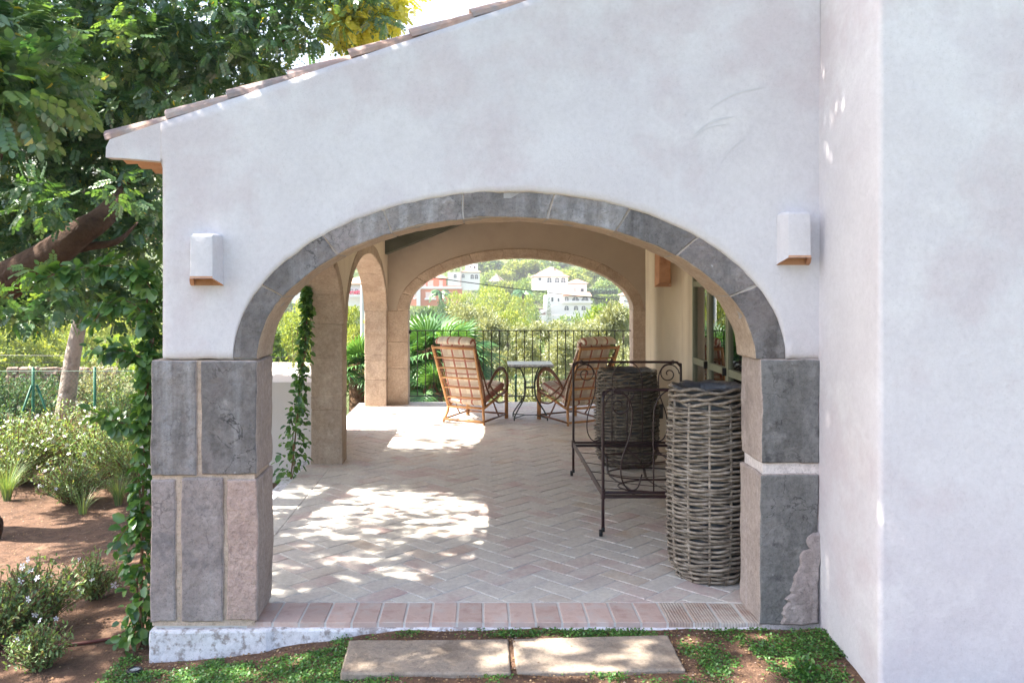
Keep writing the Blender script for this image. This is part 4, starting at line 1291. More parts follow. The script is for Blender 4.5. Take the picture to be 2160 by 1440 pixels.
def sprays(twigs, per, spread, size, tmpl, rg, droop=.35, outward=None):
    """twigs (n,3) positions; each carries `per` sprays around it"""
    n = len(twigs) * per
    base = np.repeat(twigs, per, axis=0)
    d = rg.normal(size=(n, 3)); d /= np.linalg.norm(d, axis=1, keepdims=True)
    pos = base + d * (rg.random((n, 1)) ** .5) * spread * .6
    dd = d * 1.0 + rg.normal(size=(n, 3)) * .35; dd[:, 2] -= droop
    up = np.tile(np.array([[0, 0, 1.0]]), (n, 1)) + rg.normal(size=(n, 3)) * .45
    D, S, U = rot_from(dd, up)
    sc = size * (.7 + .6 * rg.random(n))
    V, F = place(tmpl[0], tmpl[1], pos, D, S, U, sc)
    k = len(tmpl[1]); tone = np.repeat(rg.random(len(twigs)), per)
    r = np.repeat(tone * .55 + rg.random(n) * .25, k) + rg.random(n * k) * .22
    # rare yellow leaf
    r = np.where(rg.random(n * k) < .006, 1.0, np.minimum(r, .965))
    return V, F, r

def blob_points(blobs, n, rg, shell=.55):
    out = []
    vol = np.array([b[3] * b[4] * b[5] for b in blobs]) ** .8; cnt = (vol / vol.sum() * n).astype(int) + 1
    for b, c in zip(blobs, cnt):
        d = rg.normal(size=(c, 3)); d /= np.linalg.norm(d, axis=1, keepdims=True)
        r = (shell + (1 - shell) * rg.random((c, 1))) ** .6 * (1 + .15 * rg.normal(size=(c, 1)))
        out.append(np.array(b[:3]) + d * r * np.array(b[3:6]))
    return np.concatenate(out)

# ---------------------------------------------------------------- the carob tree beside the porch
def carob():
    rg = np.random.default_rng(21)
    t = thing('carob_tree', 'large dark-leaved carob tree overhanging the left corner of the roof', 'tree', (-5.6, 7.2, -.4))
    mb = MB()
    mb.tube([(-5.6, 7.2, -.5), (-5.5, 7.1, .4), (-5.0, 6.95, 1.1), (-4.3, 6.8, 1.45)], [.30, .24, .21, .18], 12, smooth=5)
    trunk = part('trunk', mb, BARK, t, smooth=True)
    limbs = [
        ([(-4.4, 6.8, 1.42), P(20, 590, 6.7), P(110, 535, 6.6), P(170, 490, 6.5), P(222, 455, 6.7), P(262, 400, 7.3), P(330, 300, 8.0)], [.20, .155, .125, .105, .09, .06, .03]),
        ([P(100, 545, 6.6), P(175, 522, 6.6), P(245, 510, 6.6), P(290, 470, 6.9)], [.05, .036, .024, .008]),
        ([(-4.9, 6.9, 1.15), P(-80, 400, 7.4), P(60, 220, 7.9), P(180, 60, 8.0), P(260, -30, 7.8), (-2.8, 7.4, 5.4)], [.15, .11, .08, .06, .045, .02]),
        ([P(180, 60, 8.0), P(330, 70, 7.9), P(450, 75, 7.9), P(560, 105, 7.7), P(640, 60, 7.7)], [.05, .04, .035, .03, .01]),
        ([P(60, 220, 6.9), (-4.2, 5.4, 3.6), (-3.0, 4.6, 4.1), (-1.6, 4.1, 4.3), (-.3, 3.9, 4.4)], [.08, .06, .05, .035, .015]),
        ([P(0, 330, 6.9), (-4.9, 5.6, 3.0), (-4.2, 4.6, 3.3), (-3.3, 4.0, 3.4)], [.07, .05, .035, .015]),
    ]
    for pts, rad in limbs: part('limb', MB().tube(pts, rad, 9, smooth=5), BARK, t, smooth=True)
    tm = pinnate(4, 1.0, .33)
    def cr(twigs, per, spread, size, label=None):
        V, F, r = sprays(twigs, per, spread, size, tm, rg)
        V = V - np.array(t.location)
        o = obj('crown', npmesh('crown', V, F, L_CAROB, rnd=r), t, kind='stuff')
        if label: o['label'] = label
    # main crown
    B = []
    def bl(px, py, Y, rx, ry, rz): p = P(px, py, Y); B.append((p.x, p.y, p.z, rx, ry, rz))
    for a_ in [(60, 120, 7.9, 1.2, .8, .85), (250, 60, 7.8, 1.0, .8, .75), (420, 60, 7.6, .85, .7, .55), (590, 20, 7.4, .70, .65, .5), (720, 10, 7.5, .46, .5, .38),
               (60, 330, 7.8, 1.1, .8, .75), (230, 250, 7.7, .72, .7, .55), (380, 190, 7.6, .50, .6, .4), (520, 120, 7.5, .40, .55, .32),
               (40, 520, 7.8, .85, .7, .45), (190, 420, 7.6, .65, .6, .45), (290, 400, 7.5, .33, .5, .4), (270, 560, 7.6, .38, .5, .35), (120, 610, 7.4, .55, .5, .22), (240, 640, 7.4, .32, .4, .15), (20, 650, 7.4, .45, .4, .18), (90, 430, 6.0, .25, .3, .2), (262, 390, 6.3, .14, .2, .10), (20, 640, 6.0, .3, .3, .14), (150, 600, 5.9, .3, .3, .10),
               (-160, 400, 7.8, .9, .8, .6), (200, -180, 7.6, 1.2, .8, .5), (-120, 100, 7.9, .9, .8, .7)]: bl(*a_)
    tw = blob_points(B, 1060, rg, .40)
    # keep the roof clear
    rz_ = PZ(298, FY) + (tw[:, 0] - PX(225, FY)) * RS
    keep = ~((tw[:, 0] > -1.95) & (tw[:, 2] < rz_ + .22) & (tw[:, 1] < 12))
    pxs = tw[:, 0] / tw[:, 1] * FPX + VPX; pys = VPY - (tw[:, 2] - EYE) / tw[:, 1] * FPX
    keep &= ~((pxs > 820) & (pys > -60))
    cr(tw[keep], 17, .21, .108)
    # end at the top of the roof: backlight put into a yellow-green leaf colour
    B = []; bl(770, 20, 7.6, .22, .3, .22); bl(820, 10, 7.7, .20, .25, .18); bl(730, 60, 7.6, .2, .3, .12)
    tw = blob_points(B, 60, rg, .2)
    V, F, r = sprays(tw, 12, .2, .12, tm, rg); V -= np.array(t.location)
    obj('crown', npmesh('crown', V, F, leaf_mat('young_carob_leaf', [(0, (.26, .34, .05)), (1, (.62, .62, .12))], .5, .5, .04), rnd=r), t, kind='stuff', label='backlit yellow-green foliage at the top right of the crown')
    # near bough hanging in the top left corner
    B = []; bl(20, 190, 4.3, .25, .3, .20); bl(90, 150, 4.4, .14, .25, .12); bl(-60, 120, 4.4, .4, .4, .35); bl(30, 60, 4.7, .25, .3, .18)
    cr(blob_points(B, 48, rg, .3), 9, .2, .165, 'near bough in the top left corner')
    # high boughs over the forecourt and porch roof, out of the picture: they throw the dappled shade
    def high(B, n):
        tw = blob_points(B, n, rg, .3)
        pxs = tw[:, 0] / tw[:, 1] * FPX + VPX; pys = VPY - (tw[:, 2] - EYE) / tw[:, 1] * FPX
        keep = (tw[:, 1] > .6) & ~((pxs > 240) & (pys > -60) & (pxs < 2400)) & ~((pxs > -60) & (pxs <= 240) & (pys > 0) & (tw[:, 1] < 5))
        cr(tw[keep], 12, .24, .135)
    # over the corner of the house: shade on the return wall
    high([(-1.7, 3.85, 4.6, .6, .42, .22), (-1.0, 3.85, 4.7, .6, .42, .22), (-.3, 3.85, 4.8, .6, .42, .22), (.4, 3.85, 4.9, .5, .42, .22), (1.0, 3.8, 5.1, .45, .42, .22)], 300)
    # over the forecourt, looser
    high([(-3.4, 3.8, 4.7, .9, .6, .25), (-4.3, 3.8, 4.5, .7, .6, .3), (-2.6, 3.2, 4.5, .8, .5, .25), (-2.2, 3.9, 3.9, .35, .3, .15)], 62)
    # over the west side of the porch: dapples on the terrace floor
    def shade(n, x0, x1, y0, y1):      # twigs that lie between the sun and a stretch of the terrace floor
        z = rg.uniform(3.5, 4.6, n); k = math.cos(R(SUN_EL)) / math.sin(R(SUN_EL))
        tw = np.stack([rg.uniform(x0, x1, n) - k * z, rg.uniform(y0, y1, n), z], 1)
        cr(tw, 9, .17, .125)
    shade(210, -1.7, .2, 4.3, 5.75); shade(56, -1.7, .2, 5.8, 7.9); shade(26, -1.7, .2, 8.1, 9.4); shade(10, -1.7, .2, 9.4, 11.5)
    high([(-5.2, 4.3, 3.7, .8, .5, .3), (-5.6, 5.4, 4.1, .8, .6, .3), (-6.1, 6.6, 4.3, .8, .6, .3), (-4.5, 3.6, 2.9, .5, .4, .3)], 120)
carob()

# ---------------------------------------------------------------- other trees
def clump_crown(blobs, n, size, rg, aspect=.5, shell=.6, tip=True):
    """crown of many small leaf-clump quads lying roughly on blob shells"""
    out = []
    vol = np.array([b[3] * b[4] * b[5] for b in blobs]) ** .67; cnt = (vol / vol.sum() * n).astype(int) + 1
    P_, D_ = [], []
    for b, c in zip(blobs, cnt):
        d = rg.normal(size=(c, 3)); d /= np.linalg.norm(d, axis=1, keepdims=True)
        d[:, 2] = np.where((d[:, 2] < -.5) & (rg.random(c) < .6), -d[:, 2], d[:, 2])
        r = (shell + (1 - shell) * rg.random((c, 1)) ** .7) * (1 + .12 * rg.normal(size=(c, 1)))
        P_.append(np.array(b[:3]) + d * r * np.array(b[3:6])); D_.append(d)
    pos = np.concatenate(P_); d = np.concatenate(D_); n = len(pos)
    dd = d + rg.normal(size=(n, 3)) * .8; up = rg.normal(size=(n, 3))
    D, S, U = rot_from(dd, up)
    tv = np.array([(-.5, 0, 0), (0, aspect / 2, .1), (.5, 0, 0), (0, -aspect / 2, .1)]); tf = np.array([(0, 3, 2, 1)])
    V, F = place(tv, tf, pos, D, S, U, size * (.6 + .8 * rg.random(n)))
    tone = np.clip(.5 + .18 * rg.normal(size=n) + .22 * np.sin(pos[:, 0] * 5 / max(.5, size * 8)) * np.cos(pos[:, 2] * 4 / max(.5, size * 8)), 0, 1)
    return V, F, tone

def tree_blobs(kind, h, wdt, rg):
    B = []
    if kind == 'pine':
        for i in range(11):
            a = rg.random() * 6.28; r = wdt * .5 * rg.random() ** .5; z = h * (.45 + .5 * rg.random()) * (1 - .25 * r / wdt)
            s = wdt * (.16 + .12 * rg.random()); B.append((r * math.cos(a), r * math.sin(a), z, s, s, s * .6))
        B.append((0, 0, h * .9, wdt * .22, wdt * .22, h * .1))
    elif kind == 'round':
        for i in range(9):
            a = rg.random() * 6.28; r = wdt * .34 * rg.random() ** .5; z = h * (.30 + .5 * rg.random())
            s = wdt * (.20 + .10 * rg.random()); B.append((r * math.cos(a), r * math.sin(a), z, s, s, s * .85))
        B.append((0, 0, h * .78, wdt * .26, wdt * .26, h * .2))
    elif kind == 'olive':
        for i in range(14):
            a = rg.random() * 6.28; r = wdt * .42 * rg.random() ** .5; z = h * (.35 + .55 * rg.random())
            s = wdt * (.12 + .10 * rg.random()); B.append((r * math.cos(a), r * math.sin(a), z, s, s, s * 1.0))
    elif kind == 'cypress':
        for i in range(7):
            z = h * (.08 + .13 * i); s = wdt * .5 * (1 - (i / 8.) ** 2.2); B.append((0, 0, z, s, s, h * .12))
    elif kind == 'hedge':
        for i in range(12):
            B.append(((i - 5.5) * wdt / 11, rg.normal() * .1, h * .55, wdt / 16, h * .4, h * .5))
    return B
PROTO = {}
def tree(kind, mat, h, wdt, n, size, loc, label, group=None, cat='tree', key=None, rz=None, aspect=.5, name=None, trunk=BARK_G, lean=0, shell=.6):
    """first call for a key builds the meshes, later calls share them"""
    key = key or (kind, mat.name, n)
    if key not in PROTO:
        rg = np.random.default_rng(sum(map(ord, str(key))) % 9973)
        us = min(.085, size / max(h, wdt))
        V, F, tone = clump_crown(tree_blobs(kind, 1.0, 1.0, rg), n, us, rg, aspect, shell)
        cm = npmesh('crown', V, F, mat, rnd=tone)
        mb = MB(); mb.tube([(0, 0, -.3), (lean * .3 + .02, 0, .3), (lean, .03, .72)], [.035, .026, .008], 7, smooth=3)
        for i in range(4):
            a = rg.random() * 6.28; mb.tube([(lean * .3, 0, .28 + .06 * i), (.16 * math.cos(a), .16 * math.sin(a), .45 + .06 * i), (.3 * math.cos(a), .3 * math.sin(a), .6 + .06 * i)], [.016, .011, .004], 5)
        PROTO[key] = (cm, mb.mesh('trunk', trunk, smooth=True))
    cm, tm_ = PROTO[key]
    t = thing(name or {'pine': 'pine_tree', 'round': 'broadleaf_tree', 'olive': 'olive_tree', 'cypress': 'cypress_tree', 'hedge': 'hedge'}[kind], label, cat, loc, random.uniform(0, 6.28) if rz is None else rz, group)
    t.scale = (wdt, wdt, h)
    obj('crown', cm, t, kind='stuff'); obj('trunk', tm_, t)
    return t
def at(px, py_top, Y, kind, mat, wpx, n, size, label, py_base=None, **kw):
    """tree whose top shows at px,py_top when standing at distance Y"""
    x = PX(px, Y); z0 = gz(x, Y) if py_base is None else PZ(py_base, Y)
    ztop = PZ(py_top, Y); h = max(.7 * wpx / FPX * Y, ztop - z0) / 1.08; z0 = ztop - h * 1.08
    return tree(kind, mat, h, wpx / FPX * Y, n, size, (x, Y, z0), label, **kw)

# olives just beyond the railing
ok = ('olive', 'near')
for i, (px, py, Y, wpx, lab) in enumerate([
    (1010, 632, 21, 150, 'silvery olive tree left of centre behind the railing'),
    (1068, 655, 18.5, 150, 'silvery olive tree directly behind the marble table'),
    (1150, 668, 20, 150, 'silvery olive tree in the middle of the far arch'),
    (1225, 672, 18, 140, 'grey-green olive tree behind the right armchair'),
    (1312, 628, 19, 160, 'tall olive tree at the right edge of the far arch')]):
    at(px, py, Y, 'olive', L_OLIVE, wpx, 15000, .085, lab, group='olive trees beyond the terrace', aspect=.26, key=('olive', i % 3), shell=.25)
at(1268, 625, 27, 'round', L_MID, 120, 9000, .16, 'yellow-green bushy tree behind the olives on the right', key='ylw', aspect=.45, shell=.3)
at(1315, 715, 16.5, 'olive', L_OLIVE, 90, 6000, .07, 'small olive bush beside the right jamb of the far arch', group='olive trees beyond the terrace', aspect=.3, key=('ol', 9), shell=.2)
# middle distance seen through the far arch
M = [
 (1035, 588, 110, 'pine', L_PINE, 120, 4200, .42, 'broad yellow-green pine in the middle of the valley, below the wire'),
 (985, 602, 105, 'pine', L_PINE, 80, 4200, .42, 'yellow-green pine left of the broad valley pine'),
 (1090, 610, 115, 'pine', L_PINE, 60, 4200, .42, 'smaller yellow-green pine right of the broad valley pine'),
 (948, 620, 120, 'round', L_DARK, 55, 2600, .45, 'dark green tree below the orange house'),
 (900, 640, 90, 'round', L_DARK, 70, 2600, .45, 'dark green shrubby tree behind the fan palms'),
 (1105, 575, 200, 'round', L_MID, 42, 2600, .8, 'round bright green tree left of the white villa'),
 (1020, 572, 240, 'round', L_MID, 26, 2600, .8, 'small round green tree beside the upper white house'),
 (1183, 652, 60, 'round', L_MID, 26, 2600, .3, 'small green bush in front of the white villa steps'),
 (1158, 620, 238, 'cypress', L_DARK, 12, 1500, .4, 'clipped dark cypress beside the white villa'),
 (1240, 637, 60, 'round', L_MID, 60, 2600, .3, 'light green tree in front of the white villa, right of the steps'),
 (1215, 640, 50, 'round', L_MID, 50, 2600, .3, 'light green low tree left of the tall yellow-green one'),
 (930, 652, 45, 'round', L_MID, 100, 5200, .25, 'yellow-green bushes above the fan palms'),
 (980, 655, 38, 'olive', L_MID, 80, 5200, .18, 'light green bushy tree left of the olives'),
 (1110, 545, 330, 'pine', L_PINE, 60, 4200, 1.3, 'pale green pine on the hill above the villa'),
 (1082, 545, 320, 'pine', L_PINE, 60, 4200, 1.3, 'yellow-green pine on the hill above the thatched shelter'),
 (1210, 563, 300, 'pine', L_PINE, 55, 4200, 1.2, 'yellow-green pine behind the villa roof on the right'),
 (1240, 560, 310, 'pine', L_PINE, 50, 4200, 1.2, 'yellow-green pine uphill of the clipped hedge'),
 (1275, 585, 285, 'round', L_MID, 60, 2600, .9, 'rounded green tree above the clipped hedge'),
 (1310, 600, 280, 'round', L_MID, 50, 2600, .9, 'green tree above the far right end of the hedge'),
 (1050, 548, 350, 'pine', L_DARK, 45, 4200, 1.2, 'dark pine at the top of the far arch, left of centre'),
 (1170, 542, 360, 'pine', L_DARK, 50, 4200, 1.2, 'dark pine at the top of the far arch, right of centre'),
 (1060, 585, 250, 'pine', L_PINE, 45, 4200, .9, 'yellow-green pine below the thatched shelter'),
 (1128, 632, 150, 'round', L_MID, 40, 2600, .6, 'light green tree below the steps of the white villa'),
 (975, 612, 230, 'round', L_MID, 24, 2600, .7, 'round tree right of the orange house'),
 (1262, 640, 90, 'round', L_MID, 60, 2600, .4, 'bright green tree right of the white villa terrace'),
 (1300, 636, 100, 'pine', L_PINE, 60, 4200, .4, 'yellow-green pine near the right edge of the far arch'),
 (1075, 640, 70, 'pine', L_PINE, 90, 4200, .3, 'pale pine rising behind the olives in the middle'),
 (880, 650, 60, 'round', L_DARK, 60, 2600, .3, 'dark shrubby tree at the left edge of the far arch'),
 (1020, 545, 340, 'round', L_DARK, 40, 2600, 1.2, 'dark tree behind the upper white house'),
]
for (px, py, Y, kind, mat, wpx, n, size, lab) in M:
    at(px, py, Y, kind, mat, wpx, n, size, lab, group='trees on the far slope', key=(kind, mat.name, round(math.log(Y)) , 'm'))
# pine scrub to the left, under the carob, and through the first arcade arch
for (px, py, Y, wpx, kind, mat, lab) in [
    (30, 668, 42, 190, 'pine', L_PINE, 'yellow-green pine at the far left behind the fence'),
    (110, 655, 48, 170, 'pine', L_PINE, 'yellow-green pine left of the pale leaning trunk'),
    (235, 655, 46, 160, 'pine', L_PINE, 'yellow-green pine right of the pale leaning trunk'),
    (310, 640, 52, 150, 'pine', L_PINE, 'yellow-green pine close to the left wall corner'),
    (600, 640, 40, 150, 'pine', L_PINE, 'bright yellow-green pine framed by the front arch jamb'),
    (650, 605, 46, 140, 'pine', L_PINE, 'tall yellow-green pine beside the vine-covered arcade pier'),
    (745, 628, 38, 90, 'pine', L_PINE, 'yellow-green pine seen through the second arcade arch'),
    (560, 690, 30, 110, 'olive', L_MID, 'pale bushy tree behind the garden wall'),
    (745, 715, 22, 60, 'pine', L_PINE, 'small bright conifer behind the fan palm in the second arcade arch'),
    (-90, 640, 40, 240, 'pine', L_PINE, 'yellow-green pine just outside the left edge of the picture')]:
    at(px, py, Y, kind, mat, wpx, 9000, .16, lab, group='pines on the near slope', key=(kind, mat.name, 'n'), shell=.45)

# far wood: one mass on the hill
def far_wood():
    rg = np.random.default_rng(5); Vs = []; Fs = []; Ts = []; off = 0
    base = [clump_crown(tree_blobs('round', 1, 1.1, rg), 280, .105, rg, .7) for _ in range(4)]
    for i in range(1900):
        Y = 252 + 560 * rg.random() ** 1.5; px = rg.uniform(-200, 1800) if Y < 900 else 0; x = PX(px, Y)
        if (1112 < px < 1252 or 935 < px < 1015) and Y < 300: continue
        s = rg.uniform(5, 10); V, F, t_ = base[i % 4]
        a = rg.random() * 6.28; c_, s_ = math.cos(a), math.sin(a)
        W_ = V @ np.array([[c_, s_, 0], [-s_, c_, 0], [0, 0, 1]]) * s + np.array([x, Y, gz(x, Y) - 1.5])
        Vs.append(W_); Fs.append(F + off); Ts.append(np.clip(t_ * .6 + rg.random() * .4, 0, 1)); off += len(V)
    # valley scrub
    for i in range(520):
        Y = 30 + 190 * rg.random(); px = rg.uniform(-700, 2000); x = PX(px, Y)
        if Y < 60 and 840 < px < 1380: continue
        s = rg.uniform(1.5, 4.0) * (.6 + Y / 200); V, F, t_ = base[i % 4]
        W_ = V * s + np.array([x, Y, gz(x, Y) - .3])
        Vs.append(W_); Fs.append(F + off); Ts.append(np.clip(t_ * .6 + rg.random() * .4, 0, 1)); off += len(V)
    o = obj('far_wood', npmesh('far_wood', np.concatenate(Vs), np.concatenate(Fs), L_MID, rnd=np.concatenate(Ts)), None, kind='stuff')
    tag(o, 'mixed wood and scrub covering the far hillside and valley', 'wood')
far_wood()

# leaning pale trunk by the fence, its crown joins the carob foliage
t = thing('leaning_tree', 'pale grey leaning tree trunk beside the wire fence', 'tree', (PX(135, 12.2), 12.2, -.75))
part('trunk', MB().tube([P(128, 925, 12.2), P(140, 850, 12.2), P(152, 760, 12.2), P(166, 690, 12.2), P(176, 640, 12.2), P(186, 570, 12.3), P(190, 480, 12.4)], [.15, .125, .11, .10, .09, .07, .05], 12, smooth=4), BARK_G, t, smooth=True)
for pts, rad in (([P(176, 640, 12.2), P(150, 590, 12), P(120, 540, 12)], [.05, .04, .02]), ([P(184, 590, 12.2), P(215, 540, 12.2), P(250, 500, 12.4)], [.05, .04, .02])):
    part('limb', MB().tube(pts, rad, 7), BARK_G, t, smooth=True)
rg = np.random.default_rng(8)
bl_ = [(*P(180, 470, 12.4), 1.2, 1.0, .6), (*P(60, 500, 12.4), 1.0, 1.0, .5), (*P(300, 480, 12.4), 1.0, 1, .5)]
V, F, tone = clump_crown(bl_, 6000, .09, rg, .5, .3); V -= np.array(t.location)
obj('crown', npmesh('crown', V, F, L_DARK, rnd=tone), t, kind='stuff')

# ---------------------------------------------------------------- palms
def fan_mesh(mat, rg, nseg=26):
    V = []; F = []
    for i in range(nseg):
        a = R(-125 + 250 * i / (nseg - 1)); L = 1 - .18 * (abs(a) / R(125)) ** 2 + rg.uniform(-.05, .05)
        dr = -.20 * rg.random(); w_ = .040
        c_, s_ = math.cos(a), math.sin(a); b = len(V)
        for (r, ww, zz) in ((.03, .006, 0), (.55, w_, .03), (.85, w_ * .6, -.02 + dr * .4), (1, .003, -.08 + dr)):
            rr = r * L
            V += [(rr * c_ - ww * s_, rr * s_ + ww * c_, zz), (rr * c_ + ww * s_, rr * s_ - ww * c_, zz)]
        for k in range(3): F.append((b + 2 * k, b + 2 * k + 1, b + 2 * k + 3, b + 2 * k + 2))
    V = np.array(V); r = np.repeat(rg.random(nseg), 3)
    return npmesh('frond', V, np.array(F), mat, rnd=r)
rgp = np.random.default_rng(14)
FANS = [fan_mesh(L_PALM, rgp) for _ in range(4)]
PETI = MB().tube([(-1.3, 0, -.02), (-.6, 0, .03), (0, 0, 0)], [.016, .012, .008], 5).mesh('petiole', STEM)
def fan_palm(x, y, zbase, zhead, label, n=30, R_=.5, reach=.75):
    t = thing('fan_palm', label, 'palm', (x, y, zbase), 0, 'fan palms beside the terrace')
    h = zhead - zbase
    part('trunk', MB().tube([(x, y, zbase - .1), (x + .03, y, zbase + h * .5), (x, y, zhead)], [.13, .15, .12], 12, smooth=4), BARK_P, t, smooth=True)
    for i in range(n):
        az = rgp.random() * 6.28; el = R(rgp.uniform(-35, 80)) 
        d = Vector((math.cos(az) * math.cos(el), math.sin(az) * math.cos(el), math.sin(el)))
        f = obj('frond', FANS[i % 4], t)
        rr = reach * rgp.uniform(.75, 1.1)
        q = d.to_track_quat('X', 'Z')
        f.rotation_mode = 'QUATERNION'
        from mathutils import Quaternion
        f.rotation_quaternion = q @ Quaternion((0, 1, 0), R(rgp.uniform(5, 35))) @ Quaternion((1, 0, 0), R(rgp.uniform(-25, 25)))
        f.location = Vector((0, 0, h)) + d * rr
        s = R_ * rgp.uniform(.8, 1.15); f.scale = (s, s, s)
        pm = obj('petiole', PETI, f)
        pm.scale = (rr / s / 1.3,) + (1 / 1, 1 / 1)
    return t
fan_palm(PX(905, 14.2), 14.2, -.88, PZ(765, 14.2), 'large fan palm behind the railing, left of the armchairs', 38, .52, .50)
fan_palm(PX(962, 15.4), 15.4, -.88, PZ(765, 15.4), 'fan palm behind the left armchair', 30, .45, .45)
fan_palm(PX(868, 15.6), 15.6, -.88, PZ(752, 15.6), 'tall fan palm behind the far pier', 30, .5, .50)
fan_palm(PX(915, 13.4), 13.4, -.88, PZ(828, 13.4), 'low fan palm sprouting near the railing foot', 18, .32, .30)
fan_palm(PX(752, 13.3), 13.3, -.9, PZ(795, 13.3), 'fan palm framed by the second arcade arch', 28, .42, .38)

# a real palm by the orange house and one by the villa
def date_palm(px, py, Y, hpx, label, r=2.2):
    x = PX(px, Y); z = PZ(py, Y); zb = PZ(py + hpx, Y)
    t = thing('palm_tree', label, 'palm', (x, Y, zb), 0)
    part('trunk', MB().tube([(x, Y, zb), (x, Y, z)], [.3, .22], 8), BARK_P, t)
    rg2 = np.random.default_rng(int(px))
    V = []; F = []
    for i in range(26):
        az = rg2.random() * 6.28; el = rg2.uniform(-.1, 1.3); pts = []
        for k in range(6):
            s = k / 5; pts.append(Vector((math.cos(az) * r * s * math.cos(el * (1 - s * .5)), math.sin(az) * r * s * math.cos(el), r * (s * math.sin(el) - .75 * s * s))))
        sd = Vector((-math.sin(az), math.cos(az), 0))
        for k in range(5):
            for m_ in (-1, 1):
                b = len(V); w_ = .34 * (1 - abs(k - 2) * .25)
                V += [pts[k], pts[k + 1], pts[k + 1] + sd * w_ * m_ + Vector((0, 0, -.35)), pts[k] + sd * w_ * m_ + Vector((0, 0, -.3))]; F.append((b, b + 1, b + 2, b + 3))
    V = np.array([tuple(v) for v in V]) + np.array([0, 0, z - zb])
    obj('crown', npmesh('crown', V, np.array(F), L_PALM, rnd=np.random.default_rng(1).random(len(F))), t)
date_palm(929, 618, 170, 30, 'palm tree in front of the orange house', 2.4)
date_palm(1103, 618, 190, 28, 'palm tree left of the white villa', 2.8)

# ---------------------------------------------------------------- far houses
def arch_window(t, x, y, z, w_, h, depth=.25):
    """arched opening: dark pane with a rounded head, sitting in a proud white surround"""
    n = 8; poly = [(x - w_ / 2, z), (x + w_ / 2, z)] + [(x + w_ / 2 * math.cos(math.pi * i / n), z + h - w_ / 2 + w_ / 2 * math.sin(math.pi * i / n)) for i in range(n + 1)]
    mb = MB(); mb.prism([(a, b) for a, b in poly], y - .06, y + .05)
    wn = part('window', mb, DARKWIN, t)
    fr = MB()
    outer = [(x + (a - x) * 1.22, z + (b - z) * 1.10) for a, b in poly]
    k = len(poly)
    vs = [(a, y - .16, b) for a, b in poly] + [(a, y - .16, b) for a, b in outer] + [(a, y, b) for a, b in poly] + [(a, y, b) for a, b in outer]
    fs = [(i, (i + 1) % k, (i + 1) % k + k, i + k) for i in range(1, k)] + [(i, i + 2 * k, (i + 1) % k + 2 * k, (i + 1) % k) for i in range(1, k)] + [(i + k, (i + 1) % k + k, (i + 1) % k + 3 * k, i + 3 * k) for i in range(1, k)]
    fr.add(vs, fs); fm = part('frame', fr, WHITEHOUSE, wn)
    part('bar', MB().box((x - .05, y - .10, z), (x + .05, y - .065, z + h * .95)).box((x - w_ / 2, y - .10, z + h * .45), (x + w_ / 2, y - .065, z + h * .45 + .08)), WHITEHOUSE, wn)
def sq_window(t, x, y, z, w_, h, mat=None):
    wn = part('window', MB().box((x - w_ / 2, y - .06, z), (x + w_ / 2, y + .05, z + h)), mat or DARKWIN, t)
    part('frame', MB().box((x - w_ / 2 - .1, y - .12, z - .12), (x + w_ / 2 + .1, y - .065, z - .0)).box((x - w_ / 2 - .1, y - .12, z + h), (x + w_ / 2 + .1, y - .065, z + h + .1)), WHITEHOUSE, wn)
def hip(t, x0, x1, y0, y1, z, rise, over=.5, mat=None):
    x0 -= over; x1 += over; y0 -= over; y1 += over
    ry = min((y1 - y0) / 2, (x1 - x0) / 2)
    a = (x0 + ry, (y0 + y1) / 2, z + rise); b = (x1 - ry, (y0 + y1) / 2, z + rise)
    mb = MB(); mb.add([(x0, y0, z), (x1, y0, z), (x1, y1, z), (x0, y1, z), a, b, (x0, y0, z - .18), (x1, y0, z - .18), (x1, y1, z - .18), (x0, y1, z - .18)],
        [(0, 1, 5, 4), (1, 2, 5), (2, 3, 4, 5), (3, 0, 4), (6, 9, 8, 7), (6, 7, 1, 0), (7, 8, 2, 1), (8, 9, 3, 2), (9, 6, 0, 3)])
    return part('roof', mb, mat or HROOF, t)
def house_body(t, px0, px1, pyt, pyb, Y, depth, mat):
    x0, x1 = PX(px0, Y), PX(px1, Y); zt, zb = PZ(pyt, Y), PZ(pyb, Y)
    part('wall', MB().box((x0, Y, zb), (x1, Y + depth, zt)), mat, t); return x0, x1, zb, zt
